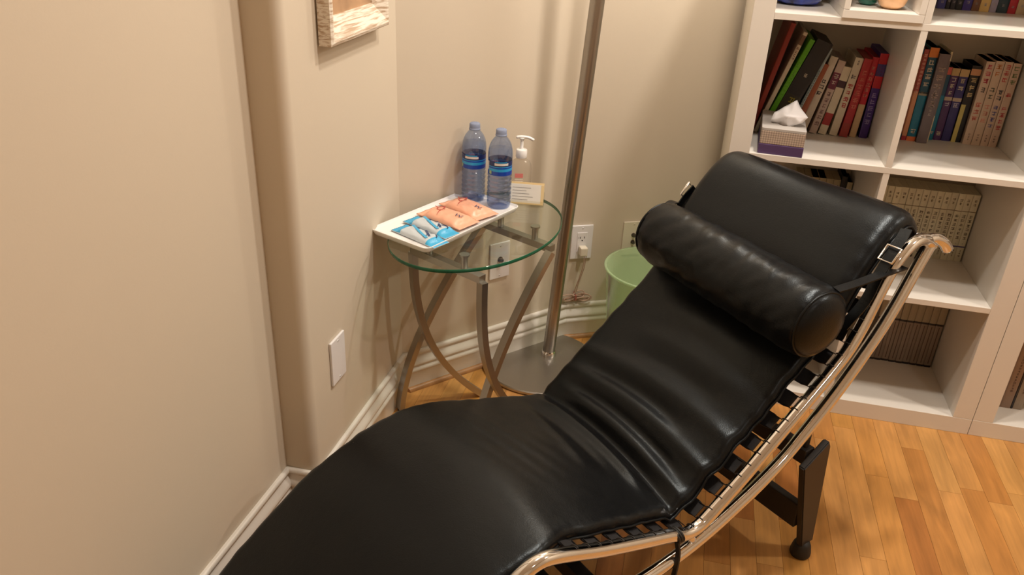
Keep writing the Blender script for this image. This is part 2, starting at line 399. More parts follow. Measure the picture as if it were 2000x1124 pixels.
baseboard('baseboard_rear_left', 4, 5, endcut=(5, (-0.035, 0.402)))
SP = [(.0150, 0), (.0150, .013), (.020, .0125), (.0245, .009), (.0265, .004), (.0265, 0)]
baseboard('trim_1', 3, 4, SP, M['strip'])
baseboard('trim_2', 4, 5, SP, M['strip'], endcut=(5, (-0.035, 0.402)))

# ------------------------------------------------------------------ bookcases
def panel(name, parent, *a, bev=0.0012):
    bm = bmesh.new(); box(bm, *a, bev=bev); return mesh_obj(name, bm, M['shelf'], parent)
def bookcase(x, label):
    t = empty('bookcase', (x, 0, 0)); tag(t, label, 'bookcase')
    D = 0.39
    panel('bottom_panel', t, 0, .79, 0, D, 0, .051)
    panel('side_panel', t, 0, .052, 0.0003, D, .0512, 1.439); panel('side_panel', t, .738, .79, 0.0003, D, .0512, 1.439)
    panel('top_panel', t, 0, .79, 0, D, 1.4392, 1.49)
    for z in (.386, .737, 1.088): panel('shelf_board', t, .0522, .7378, 0.0005, D, z, z + .016, bev=0.0008)
    for z0, z1 in ((.0512, .3858), (.4022, .7368), (.7532, 1.0878), (1.1042, 1.439)):
        panel('divider', t, .387, .403, 0.001, D, z0, z1, bev=0.0008)
    return t
bookcase(0, 'white open cube bookcase behind the lounge chair, standing against the left of the wall')
bookcase(0.7915, 'white bookcase cut off at the right edge of the photo, right of the seam')

# insert box in the top visible left cell
ins = empty('shelf_insert', (0, 0, 1.104)); tag(ins, 'cream white box insert framing the right half of the top left compartment', 'shelf insert')
for nm, a in (('bottom_panel', (.205, .3858, -0.004, .33, 0, .019)), ('side_panel', (.205, .219, -0.004, .33, .0192, .30)), ('side_panel', (.372, .3858, -0.004, .33, .0192, .30)), ('top_panel', (.205, .3858, -0.004, .33, .3002, .315))):
    bm = bmesh.new(); box(bm, *a, bev=0.001); mesh_obj(nm, bm, M['shelf'], ins)

# ------------------------------------------------------------------ books
def glyph(bm, cx, cz, s, y, rnd):
    """small square of pen strokes in the x-z plane, 0.15 mm proud of the spine"""
    t = s * 0.13
    def q(x0, x1, z0, z1):
        box(bm, cx + x0 * s, cx + x1 * s, y - 0.00015, y, cz + z0 * s, cz + z1 * s)
    n = rnd.randint(2, 3)
    for i in range(n):
        z = -0.42 + 0.84 * (i + rnd.uniform(0.1, 0.7)) / n; a = rnd.uniform(0.25, 0.45); q(-a, a, z, z + 0.13)
    for i in range(rnd.randint(1, 2)):
        x = rnd.uniform(-0.38, 0.28); q(x, x + 0.12, -rnd.uniform(0.25, .45), rnd.uniform(0.2, .45))
def book(name, w_, h_, d_, col, label, loc, lean=0, group=None, parts=(), pages=True, rz=0, hard=True, rnd=None):
    """origin at right bottom corner of the spine; parts = list of (kind, z0, z1, colour[, inset])"""
    rnd = rnd or random.Random(hash(label) & 0xffff if False else len(label) * 31 + int(w_ * 1e5))
    c = 0.0018 if hard else 0.0006
    bm = bmesh.new()
    # spine slightly rounded, boards
    sp = [(-w_, 0.0015), (-w_ * 0.85, 0.0004), (-w_ * 0.5, 0), (-w_ * 0.15, 0.0004), (0, 0.0015)]
    poly = sp + [(0, d_), (-c, d_), (-c, c + 0.0015), (-w_ + c, c + 0.0015), (-w_ + c, d_), (-w_, d_)]
    prism(bm, poly, 0, h_)
    bmesh.ops.triangulate(bm, faces=[f for f in bm.faces if len(f.verts) > 4])
    o = mesh_obj(name, bm, M['cover']); o.color = (*col, 1)
    o.location = loc; o.rotation_euler = (0, radians(lean), rz)
    tag(o, label, 'book', group)
    if pages:
        bm = bmesh.new(); i_ = 0.003 if hard else 0.0005
        box(bm, -w_ + c, -c, c + 0.0016, d_ - i_, i_, h_ - i_)
        mesh_obj('pages', bm, M['pages'], o)
    for pt in parts:
        kind, z0, z1, pc = pt[:4]
        bm = bmesh.new()
        if kind == 'band':
            prism(bm, [(-w_ - .0001, .0014), (-w_ * .85, .0002), (-w_ * .5, -.0002), (-w_ * .15, .0002), (.0001, .0014), (0, .0030), (-w_, .0030)], z0 * h_, z1 * h_)
            c_ = mesh_obj('spine_band', bm, M['print'], o)
        elif kind == 'halfband':
            box(bm, -w_ * 1.001, -w_ * 0.55, -0.0002, 0.002, z0 * h_, z1 * h_); c_ = mesh_obj('spine_band', bm, M['print'], o)
        elif kind == 'title':
            s = min(w_ * 0.72, pt[4] if len(pt) > 4 else w_ * 0.72); step = s * 1.2; z = z1 * h_ - s / 2
            yy = 0.0000
            while z - s / 2 > z0 * h_: glyph(bm, -w_ / 2, z, s, yy - 0.0002, rnd); z -= step
            c_ = mesh_obj('title_print', bm, M['print'], o)
        elif kind == 'line':
            box(bm, -w_ / 2 - w_ * 0.06, -w_ / 2 + w_ * 0.06, -0.0003, 0.0004, z0 * h_, z1 * h_); c_ = mesh_obj('spine_line', bm, M['print'], o)
        c_.color = (*pc, 1)
    return o
K = s2l
W_ = K(205, 192, 172); INK = K(60, 50, 55); RED = K(190, 45, 50)
Z3 = .7532
LB = [ # width, height, depth, colour, right-bottom x, y, lean, parts, label
 (.013, .305, .19, K(150, 48, 34), .0670, .205, 11.5, [], 'tall rust red book at far left of the third shelf, leaning behind the tissue box'),
 (.011, .290, .18, K(214, 200, 178), .0795, .205, 16.5, [('band', .88, .97, K(120, 90, 70)), ('title', .72, .86, K(120, 80, 60))], 'tall thin cream book leaning beside the lime green one'),
 (.0135, .275, .17, K(92, 168, 20), .0945, .205, 19.0, [('title', .35, .8, K(120, 190, 60))], 'lime green book leaning right, above the tissue box'),
 (.044, .268, .165, K(26, 25, 28), .1415, .205, 19.5, [('band', .08, .42, K(44, 40, 26)), ('title', .1, .4, K(150, 140, 40), .02), ('title', .6, .66, K(200, 190, 170), .012)], 'thick black book leaning, yellow marks low on its spine'),
 (.008, .250, .16, K(160, 176, 176), .1660, .225, 16.0, [('title', .2, .75, K(90, 100, 105))], 'thin pale blue grey book between thick black and orange brown books'),
 (.016, .200, .15, K(158, 84, 50), .1880, .245, 14.5, [('band', 0, .12, K(60, 50, 70))], 'orange brown book partly hidden by the tissue'),
 (.020, .218, .15, K(212, 198, 178), .2140, .255, 12.0, [('title', .45, .72, INK)], 'white book with plain spine, right of the orange brown book'),
 (.0195, .208, .15, K(196, 172, 158), .2440, .255, 10.3, [('band', .62, .84, K(112, 40, 66)), ('title', .64, .82, K(210, 190, 180)), ('title', .1, .58, K(130, 95, 90)), ], 'pinkish white book with maroon title block on its spine'),
 (.0210, .192, .15, K(218, 204, 178), .2700, .255, 8.8, [('band', .14, .32, K(168, 50, 48)), ('band', .70, .80, K(70, 40, 48))], 'white book with red band near the foot of its spine'),
 (.0210, .218, .15, K(222, 208, 184), .3000, .255, 6.4, [('title', .36, .68, RED), ('title', .70, .80, INK), ('title', .9, .97, INK, .006)], 'white book with small red and black title, beside the red book'),
 (.0215, .218, .15, K(178, 42, 46), .3270, .250, 5.2, [('title', .3, .86, K(214, 120, 100)), ('band', .0, .18, K(160, 58, 50))], 'red book with pale lettering, third shelf left compartment'),
 (.0175, .222, .15, K(196, 36, 50), .3510, .260, 3.6, [('band', 0, .42, K(208, 176, 136)), ('title', .5, .9, K(226, 150, 130))], 'red book with beige lower spine, between red and purple books'),
 (.0215, .233, .155, K(66, 36, 120), .3815, .262, 1.2, [('band', .60, 1.0, K(190, 34, 44)), ('band', .74, .88, K(70, 110, 190)), ('title', .1, .55, K(160, 140, 190))], 'purple book with red top half, rightmost in its compartment'),
]
for w_, h_, d_, c_, x, y, ln, parts, lab in LB:
    book('book', w_, h_, d_, c_, lab, (x, y, Z3), ln, 'books leaning in the third shelf left compartment', parts)
RB = [
 (.0130, .254, .125, K(150, 96, 70), .4175, .285, 0, [('band', .0, .07, K(30, 60, 80)), ('band', .93, 1, K(20, 60, 80)), ('title', .4, .9, K(220, 190, 160)), ('title', .07, .13, W_)], 'thin brown book against the divider, navy head and foot'),
 (.0125, .250, .125, K(206, 142, 104), .4305, .285, 0, [('band', .0, .05, K(170, 50, 60)), ('band', .55, 1, K(160, 72, 66)), ('title', .5, .95, K(220, 170, 150))], 'salmon orange book, second from the divider'),
 (.0225, .256, .130, K(8, 112, 142), .4540, .283, 0, [('band', .0, .05, K(226, 120, 70)), ('band', .90, 1, K(220, 130, 60)), ('band', .52, .90, K(22, 74, 96)), ('title', .56, .88, W_), ('title', .06, .14, W_), ('band', .5, .54, K(150, 140, 120))], 'teal book with orange head band'),
 (.0275, .243, .140, K(112, 100, 104), .4830, .272, 0, [('title', .35, .88, K(170, 150, 140)), ('title', .3, .66, K(180, 170, 165), .009)], 'thick grey book standing right of the teal book'),
 (.0060, .248, .130, K(222, 206, 170), .4905, .290, 0, [('band', .3, .9, K(120, 110, 105))], 'very thin cream book squeezed right of the grey book'),
 (.0160, .203, .110, K(20, 120, 152), .5080, .318, 0, [('band', .9, 1, K(208, 96, 84)), ('band', .62, .9, K(34, 80, 110)), ('title', .05, .13, W_)], 'short teal book with coral head band'),
 (.0200, .201, .110, K(78, 42, 96), .5300, .322, 0, [('band', .9, 1, K(196, 164, 112)), ('band', .56, .61, K(190, 170, 150)), ('title', .62, .88, W_), ('title', .42, .55, K(190, 180, 190)), ('title', .05, .13, W_)], 'plum purple book with tan head band'),
 (.0225, .200, .110, K(52, 46, 110), .5545, .322, 0, [('band', .9, 1, K(204, 172, 122)), ('band', .56, .61, K(190, 170, 150)), ('title', .62, .88, W_), ('title', .42, .55, K(190, 180, 200)), ('title', .05, .13, W_)], 'indigo book with tan head band'),
 (.0250, .212, .105, K(20, 16, 18), .5820, .320, 0, [('title', .52, .86, K(214, 190, 140), .017), ('band', .88, .96, K(206, 150, 110)), ('halfband', .0, .5, K(206, 190, 112))], 'black book with big cream title, yellow lower left'),
 (.0215, .228, .112, K(216, 190, 168), .6060, .308, 0, [('title', .72, .97, K(196, 60, 84)), ('title', .56, .70, INK), ('title', .22, .52, K(214, 110, 96)), ('title', .03, .14, K(120, 90, 84), .006)], 'white book with crimson title, leftmost of four alike white ones'),
 (.0215, .231, .112, K(220, 194, 170), .6290, .308, 0, [('title', .80, .97, K(214, 130, 70)), ('title', .54, .70, K(70, 76, 60)), ('title', .22, .5, K(226, 150, 130)), ('title', .03, .14, K(120, 90, 84), .006)], 'white book with orange title, second of four alike white ones'),
 (.0195, .231, .112, K(218, 190, 168), .6500, .308, 0, [('title', .70, .97, K(206, 60, 66)), ('title', .54, .68, K(50, 60, 70)), ('title', .22, .5, K(80, 84, 150)), ('title', .03, .14, K(120, 90, 84), .006)], 'white book with red and blue title, third of four alike white ones'),
 (.0205, .229, .112, K(216, 188, 166), .6720, .308, 0, [('title', .68, .97, K(110, 128, 80)), ('title', .54, .66, K(190, 60, 60)), ('title', .2, .5, K(206, 76, 84)), ('title', .03, .14, K(120, 90, 84), .006)], 'white book with green and red title, rightmost of four alike white ones'),
]
X3 = .0585
for w_, h_, d_, c_, x, y, ln, parts, lab in RB:
    book('book', w_, h_, d_, c_, lab, (x + X3 - (0.0 if x > .45 else 0.0), y, Z3), ln, 'upright books in the third shelf right compartment', parts)
ORD = ['first', 'second', 'third', 'fourth', 'fifth', 'sixth', 'seventh', 'eighth', 'ninth', 'tenth', 'eleventh', 'twelfth', 'thirteenth', 'fourteenth', 'fifteenth', 'sixteenth', 'seventeenth', 'eighteenth', 'nineteenth']
def copy_tree(o, parent=None):
    c = o.copy(); COL.objects.link(c); c.parent = parent
    for ch in list(o.children): copy_tree(ch, c)
    return c
def vol_set(n, x0, x1, y, z, h_, d_, col, parts, labfmt, group, cols=None, dz=None):
    w0 = (x1 - x0) / n; protos = []
    for i in range(n):
        lab = labfmt % ORD[i]
        if i < 4:
            o = book('book', w0 * 0.96, h_, d_, col, lab, (x0 + w0 * (i + 1), y, z), 0, group, parts, rnd=random.Random(50 + i), hard=False); protos.append(o)
        else:
            o = copy_tree(protos[i % 4]); o['label'] = lab; o.location = (x0 + w0 * (i + 1), y, z)
        rr = random.Random(i * 7 + n); v = rr.uniform(.9, 1.08); o.color = (*[c * v for c in col], 1)
        o.location.y += rr.uniform(-.0015, .0015)
BG = K(216, 210, 184)
vol_set(17, .4045, .7335, .303, .4022, .209, .085, BG,
        [('title', .80, .93, K(110, 96, 70), .009), ('title', .30, .70, K(92, 80, 62), .011), ('line', .27, .275, K(70, 60, 110)), ('band', .215, .235, K(84, 76, 120)), ('title', .04, .18, K(120, 104, 78), .007), ('band', .745, .755, K(120, 104, 76))],
        '%s beige volume from the left, matching set on the second shelf', 'beige volumes on the second shelf')
vol_set(9, .5450, .7335, .268, .0512, .262, .110, K(140, 124, 110),
        [('band', .0, .025, K(30, 22, 20)), ('band', .56, .585, K(30, 22, 20)), ('band', .585, .94, K(160, 146, 122)), ('line', .05, .54, K(84, 62, 52)), ('title', .83, .93, K(110, 40, 36), .010)],
        '%s brown striped volume from the chair, bottom shelf', 'brown striped volumes on the bottom shelf')
vol_set(6, .2280, .3500, .303, .4022, .209, .085, K(170, 156, 122),
        [('title', .60, .93, K(80, 74, 60), .011), ('title', .2, .5, K(92, 80, 62), .009)],
        '%s pale volume from the left in the dim compartment behind the headrest', 'pale volumes behind the headrest')
book('book', .016, .222, .10, K(20, 16, 16), 'black book standing among the pale volumes behind the headrest', (.3670, .300, .4022), 0, None, [])
book('book', .0150, .206, .09, K(176, 162, 128), 'pale book right of the black book behind the headrest', (.3835, .300, .4022), 0, None, [('title', .3, .9, K(80, 80, 64), .010)])
X4 = [(.4275, .5050 - .0180, K(64, 62, 130), 'blue violet book at the left end of the top right compartment')]
T4 = [(.486, .505, K(64, 62, 132), 'blue violet book at the left end of the top right compartment'), (.506, .5165, K(28, 24, 30), 'thin black book right of the blue violet book'), (.5175, .5300, K(40, 36, 44), 'charcoal book, top right compartment, left of a second violet one'),
      (.531, .5465, K(24, 24, 26), 'black book beside the second violet book, top right compartment'), (.5475, .5690, K(62, 46, 132), 'second violet book in the top right compartment'), (.570, .588, K(120, 76, 46), 'brown book between violet and yellow books'),
      (.589, .6125, K(224, 186, 112), 'yellow book in the top right compartment'), (.6135, .630, K(164, 154, 176), 'pale lilac book right of the yellow book'), (.631, .6565, K(30, 52, 62), 'dark petrol book left of the bright red one'),
      (.6575, .677, K(190, 34, 48), 'bright red book at right of the top right compartment'), (.678, .698, K(208, 184, 146), 'cream book right of the bright red one'), (.699, .717, K(200, 160, 130), 'tan book at the right end of the top right compartment')]
for i, (a, b_, c_, lab) in enumerate(T4):
    book('book', b_ - a, .215 + .012 * ((i * 5) % 3), .07 - .003, c_, lab, (b_, .318, 1.1042), 0, 'books in the top right compartment', [('title', .3, .8, K(190, 180, 170)), ('title', .04, .1, K(170, 160, 160), .008)])
for i, (a, b_, c_, lab) in enumerate([(.872, .889, K(134, 112, 96), 'grey brown book nearest the seam in the right bookcase'), (.8895, .9155, K(146, 122, 104), 'wide taupe book in the right bookcase'), (.916, .921, K(36, 34, 36), 'thin black book in the right bookcase'), (.922, .946, K(150, 136, 120), 'pale taupe book at the photo edge')]):
    book('book', b_ - a, .25, .17, c_, lab, (b_, .095, .0512), 0, 'books low in the right bookcase', [('title', .2, .9, K(96, 74, 66), .008)])

# ------------------------------------------------------------------ small things on the shelves
tb = empty('tissue_box', (.128, .004, .7532), radians(-3)); tag(tb, 'patterned tissue box with purple base and a white tissue pulled out', 'tissue box')
bm = bmesh.new(); box(bm, -.056, .056, 0, .191, 0, .026, bev=.002); mesh_obj('base_band', bm, M['purple'], tb)
bm = bmesh.new(); box(bm, -.055, .055, .001, .190, .0262, .0615, bev=.002); mesh_obj('body', bm, M['lattice'], tb)
bm = bmesh.new()
ring = rrect(-.055, .055, .001, .190, .004); n_ = len(ring)
slot = [(.016 * cos(2 * pi * (i + .5) / n_ + 0) * 1.3, .105 + .065 * sin(2 * pi * (i + .5) / n_)) for i in range(n_)]
for z, flip in ((.0675, False), (.0617, True)):
    a = [bm.verts.new((x, y, z)) for x, y in ring]; b_ = [bm.verts.new((x, y, z)) for x, y in slot]
    for i in range(n_):
        f = (a[i], a[(i + 1) % n_], b_[(i + 1) % n_], b_[i]); bm.faces.new(f[::-1] if flip else f)
    if z > .065: topr = (a, b_)
    else:
        for r0, r1 in zip(topr, (a, b_)):
            for i in range(n_): bm.faces.new((r0[i], r0[(i + 1) % n_], r1[(i + 1) % n_], r1[i]))
bmesh.ops.recalc_face_normals(bm, faces=bm.faces); mesh_obj('top', bm, M['greycard'], tb)
# tissue: one sheet pulled up out of the slot, folded into a few broad facets
TP = [(-.018, .070, .058), (-.036, .056, .074), (-.030, .062, .094), (-.004, .072, .112), (.022, .084, .128), (.034, .070, .112), (.054, .046, .094), (.042, .040, .080), (.012, .044, .066)]
TC = (.006, .034, .096)
bm = bmesh.new(); cv = bm.verts.new(TC); tv = [bm.verts.new(p) for p in TP]
for i in range(len(tv)): bm.faces.new((cv, tv[i], tv[(i + 1) % len(tv)]))
bmesh.ops.subdivide_edges(bm, edges=bm.edges[:], cuts=4, use_grid_fill=True)
for v in bm.verts:
    q_ = v.co; v.co = q_ + Vector((0, -1, .4)) * (.0035 * noise.noise(q_ * 38) + .0022 * sin(q_.x * 210 + q_.z * 90))
bmesh.ops.recalc_face_normals(bm, faces=bm.faces)
bmesh.ops.solidify(bm, geom=bm.faces[:], thickness=.0006)
mesh_obj('tissue', bm, M['tissue'], tb, smooth=True)

bm = bmesh.new(); lathe(bm, [(0, 0), (.040, 0), (.056, .006), (.066, .022), (.066, .045), (.052, .075), (.034, .092), (.030, .104), (.036, .112), (.031, .112), (.026, .100), (0, .098)], 36)
o = mesh_obj('vase', bm, M['blueglaze'], smooth=True, loc=(.118, .200, 1.1042)); tag(o, 'squat glossy blue glazed vase at the left of the top shelf', 'vase')
bm = bmesh.new(); lathe(bm, [(.0665, .020), (.0672, .026), (.0672, .034), (.0665, .040)], 36); mesh_obj('swirl_band', bm, simple('vase_red_swirl', (.25, .02, .05), .15, coat=.8, var=(60, .9)), o, smooth=True)
bm = bmesh.new(); box(bm, 0, .040, 0, .05, 0, .055, bev=.002); box(bm, .004, .036, -.0006, .001, .010, .040, mi=1)
o = mesh_obj('keepsake_box', bm, [simple('dark_tin', (.04, .035, .035), .35), simple('tin_grey', (.25, .22, .2), .4)], loc=(.188 - .034, .300, 1.1042)); tag(o, 'small dark tin box behind the blue vase', 'box')
bm = bmesh.new(); lathe(bm, [(0, 0), (.018, 0), (.029, .008), (.034, .022), (.030, .038), (.020, .047), (.022, .054), (.018, .054), (0, .048)], 30)
o = mesh_obj('small_pot', bm, M['peachglaze'], smooth=True, loc=(.323, .075, 1.1232)); tag(o, 'little peach coloured round pot inside the box insert', 'pot')
bm = bmesh.new()
for a in range(5):
    th = a * 2 * pi / 5; vs = lathe(bm, [(0, -.004), (.008, 0), (.010, .005), (.006, .010), (0, .012)], 12, c=(.016 * cos(th), .016 * sin(th), .058))
mesh_obj('petal_knob', bm, simple('pink_glaze', (.75, .2, .2), .3), o, smooth=True)
bm = bmesh.new(); lathe(bm, [(0, 0), (.014, 0), (.022, .006), (.025, .018), (.020, .032), (.009, .040), (.007, .048), (0, .050)], 28)
o = mesh_obj('ornament', bm, M['greenglaze'], smooth=True, loc=(.275, .120, 1.1232)); tag(o, 'small dark green glazed ornament left of the peach pot', 'ornament')
bm = bmesh.new(); lathe(bm, [(.0252, .014), (.0262, .017), (.0252, .020)], 28); mesh_obj('rim_ring', bm, M['chrome'], o, smooth=True)

# ------------------------------------------------------------------ wall plates, cord
def frame_at(p0, p1, s):
    a = Vector(p0); b_ = Vector(p1); d = (b_ - a).normalized(); q = a + d * s; return q, atan2(d.y, d.x)
def plate(name, q, rz, zc, mat, label, cat, w_=.070, h_=.115):
    t = empty(name, (q.x, q.y, zc), rz); tag(t, label, cat)
    bm = bmesh.new(); box(bm, -w_ / 2, w_ / 2, -.0065, -.0003, -h_ / 2, h_ / 2, bev=.0022); mesh_obj('faceplate', bm, mat, t)
    for z in (-h_ * .42, h_ * .42):
        bm = bmesh.new(); lathe(bm, [(0, 0), (.0028, 0), (.0022, .0012), (0, .0014)], 12); box(bm, -.0022, .0022, -.0003, .0003, .0013, .0017, mi=1)
        s = mesh_obj('screw', bm, [mat, M['dark']], t); s.rotation_euler = (radians(90), 0, 0); s.location = (0, -.0064, z)
    return t
q, rz = frame_at(WP[2], WP[3], .786 - .652)
plate('wall_plate', q, rz, .3535, M['plate'], 'blank white wall plate low on the left wall, above the baseboard', 'wall plate')
def jack(t, z, r=.0045):
    bm = bmesh.new(); lathe(bm, [(0, 0), (r * 1.5, 0), (r * 1.5, .003), (r, .0035), (r, .011), (r * .5, .0115), (0, .009)], 16)
    s = mesh_obj('connector', bm, simple('connector_metal', (.12, .10, .08), .35, metal=.8), t, smooth=False); s.rotation_euler = (radians(90), 0, 0); s.location = (0, -.0064, z)
q, rz = frame_at(WP[3], WP[4], (Vector((-.604, .0)) - Vector(WP[3])).length)
t = plate('cable_outlet', q, rz, .3465, M['plate'], 'white cable outlet seen through the glass table top', 'outlet'); jack(t, .004, .006)
q, rz = frame_at(WP[4], WP[5], (Vector((-.390, .223)) - Vector(WP[4])).length)
t = plate('power_outlet', q, rz, .343, M['plate'], 'white power outlet with a plug in its lower socket, right of lamp pole', 'outlet')
bm = bmesh.new(); box(bm, -.0165, .0165, -.0082, -.0062, -.034, .034, bev=.001); f = mesh_obj('socket_face', bm, M['plate'], t)
bm = bmesh.new()
for x in (-.0065, .0065): box(bm, x - .0011, x + .0011, -.0084, -.0080, .0135, .0205)
for x in (-.0125, -.0115): box(bm, x, x + .0006, -.0084, -.0080, .014, .020)
box(bm, -.0022, .0022, -.0084, -.0080, .0050, .0085); mesh_obj('socket_slots', bm, M['dark'], f)
q2, rz2 = frame_at(WP[4], WP[5], (Vector((-.235, .298)) - Vector(WP[4])).length)
t2 = plate('coax_outlet', q2, rz2, .346, M['ivory'], 'ivory cable outlet with two connectors, above the green bin', 'outlet'); jack(t2, .012); jack(t2, -.012)
# cord with plug and tied coil on the baseboard ledge
nrm = Vector((sin(rz), -cos(rz), 0)); tan_ = Vector((cos(rz), sin(rz), 0))
pl = empty('power_cord', tuple(q + Vector((0, 0)))[:2] + (0,), rz); tag(pl, 'pale power cord plugged into the outlet, its long cable coiled on top of the baseboard', 'power cord')
bm = bmesh.new(); box(bm, -.011, .013, -.034, -.0086, .305, .334, bev=.004); mesh_obj('plug', bm, M['ivory'], pl)
bm = bmesh.new()
tube(bm, catmull([(0.004, -.030, .304), (.004, -.028, .27), (-.004, -.020, .22), (-.012, -.014, .178), (-.010, -.012, .160)], 8), .0016, 8)
tube(bm, catmull([(.010, -.030, .304), (.008, -.026, .26), (-.002, -.018, .21), (-.006, -.014, .172)], 8), .0014, 8)
mesh_obj('lead', bm, M['cable'], pl)
bm = bmesh.new()
for i, (cx, cz, rx, rz_, tl) in enumerate([(-.040, .153, .030, .011, .3), (-.030, .150, .024, .013, -.2), (.016, .150, .026, .012, .15), (.024, .147, .024, .009, -.1), (.004, .160, .022, .012, .5), (-.014, .148, .034, .009, 0), (.008, .143, .030, .008, .1)]):
    pts = []
    for k in range(28):
        a = 2 * pi * k / 28; x = rx * cos(a); z = rz_ * sin(a)
        pts.append((cx + x * cos(tl) - z * sin(tl), -.013 - .006 * sin(a + i), cz + x * sin(tl) * .4 + z * cos(tl)))
    tube(bm, pts, .0021, 6, closed=True)
mesh_obj('coil', bm, M['cable'], pl)
bm = bmesh.new(); tube(bm, [(-.010, -.006, .166), (-.010, -.022, .160), (-.010, -.023, .147), (-.010, -.006, .143)], .0035, 8, closed=True); mesh_obj('twist_tie', bm, simple('red_tie', (.32, .10, .07), .5), pl)

# ------------------------------------------------------------------ picture frame
pf = empty('picture_frame', (-.8262, -.505, 1.237), 0); pf.rotation_euler = (0, 0, radians(-1.6)); tag(pf, 'whitewashed wooden picture frame hanging at the top of the left wall', 'picture frame')
hy, hz, mw = .145, .175, .050
def moulding(name, side):
    bm = bmesh.new()
    prof = [(0, .0), (0, .026), (.006, .0285), (.012, .0275), (mw, .009), (mw, .0)]   # (inwards, out from wall)
    cs = {'b': [(-hy, -hz), (hy, -hz)], 't': [(hy, hz), (-hy, hz)], 'l': [(-hy, hz), (-hy, -hz)], 'r': [(hy, -hz), (hy, hz)]}[side]
    inn = {'b': ((1, 1), (-1, 1)), 't': ((-1, -1), (1, -1)), 'l': ((1, -1), (1, 1)), 'r': ((-1, 1), (-1, -1))}[side]
    rings = [[bm.verts.new((o_, c[0] + d[0] * a, c[1] + d[1] * a)) for a, o_ in prof] for c, d in zip(cs, inn)]
    for j in range(len(prof)): bm.faces.new((rings[0][j], rings[0][(j + 1) % 6], rings[1][(j + 1) % 6], rings[1][j]))
    bm.faces.new(rings[0]); bm.faces.new(rings[1][::-1]); bmesh.ops.recalc_face_normals(bm, faces=bm.faces)
    return mesh_obj(name, bm, M['framewood'], pf)
for s in 'btlr': moulding('moulding', s)
bm = bmesh.new(); box(bm, .0010, .0050, -hy + mw - .003, hy - mw + .003, -hz + mw - .003, hz - mw + .003); mesh_obj('picture', bm, M['kraft'], pf)

# ------------------------------------------------------------------ floor lamp
fl = empty('floor_lamp', (-.442, .052, 0)); tag(fl, 'brushed steel floor lamp pole on a round steel base plate', 'floor lamp')
bm = bmesh.new(); BX, BY = -.442, .052
lathe(bm, [(0, 0.001), (.180, .001), (.184, .004), (.184, .011), (.181, .014), (0, .0145)], 72, c=(-.018, -.040, 0)); o = mesh_obj('base_plate', bm, M['plate_steel'], fl); smooth_by_angle(o, 30)
lean = (.093 / 1.78, .004 / 1.78)
bm = bmesh.new(); tube(bm, [(0, 0, .028), (lean[0] * .9, 0, .9), (lean[0] * 1.72, .003, 1.72)], .0195, 32); o = mesh_obj('pole', bm, M['steel'], fl); smooth_by_angle(o, 40)
bm = bmesh.new(); lathe(bm, [(0, .0145), (.024, .0145), (.0245, .020), (.022, .030), (.0205, .032), (0, .032)], 32); o = mesh_obj('collar', bm, M['chrome'], fl); smooth_by_angle(o, 40)
bm = bmesh.new(); lathe(bm, [(.02, 1.70), (.05, 1.71), (.15, 1.76), (.165, 1.775), (.163, 1.777), (.148, 1.764), (.05, 1.716), (.02, 1.706)], 40, c=(lean[0] * 1.72, .003, 0)); mesh_obj('lamp_shade', bm, M['white'], fl, smooth=True)

# ------------------------------------------------------------------ waste bin
bm = bmesh.new(); z0 = .002
lathe(bm, [(0, z0), (.118, z0), (.121, z0 + .004), (.150, .318), (.1565, .320), (.1570, .326), (.1520, .3275), (.1480, .324), (.1175, .010), (0, .008)], 56)
o = mesh_obj('waste_bin', bm, M['bin'], smooth=True, loc=(-.146, .140, 0)); tag(o, 'translucent green plastic waste bin behind the lounge chair', 'waste bin')
bm = bmesh.new(); lathe(bm, [(.1265, .045), (.1285, .047), (.1270, .050), (.1255, .048)], 56); mesh_obj('moulded_ring', bm, M['bin'], o, smooth=True)

# ------------------------------------------------------------------ side table
TX, TY, TA, TB, TT = -.5965, -.2845, .2785, .192, radians(72.2)
st = empty('side_table', (TX, TY, 0), TT); tag(st, 'oval glass top side table with crossed satin metal legs', 'side table')
def tl(x, y):  # world -> table local
    dx, dy = x - TX, y - TY; return (dx * cos(TT) + dy * sin(TT), -dx * sin(TT) + dy * cos(TT))
bm = bmesh.new(); NT = 96
def ell(k, z, g=0): return [bm.verts.new(((TA - g) * cos(2 * pi * i / NT), (TB - g) * sin(2 * pi * i / NT), z)) for i in range(NT)]
r0 = ell(0, .5608, .0012); r1 = ell(0, .5620); r2 = ell(0, .5690); r3 = ell(0, .570, .0012)
bm.faces.new(r0[::-1]); bm.faces.new(r3)
for a, b_, mi in ((r0, r1, 1), (r1, r2, 1), (r2, r3, 1)):
    for i in range(NT): f = bm.faces.new((a[i], a[(i + 1) % NT], b_[(i + 1) % NT], b_[i])); f.material_index = mi; f.smooth = True
mesh_obj('glass_top', bm, [M['glass'], M['glass_edge']], st)
ZB = .515
N1, N2, F2 = (-.7475, -.356), (-.5375, -.464), (-.4105, -.238); F1 = (N1[0] + F2[0] - N2[0], N1[1] + F2[1] - N2[1])
RP = [(-.0115, -.008), (.0115, -.008), (.0115, .008), (-.0115, .008)]
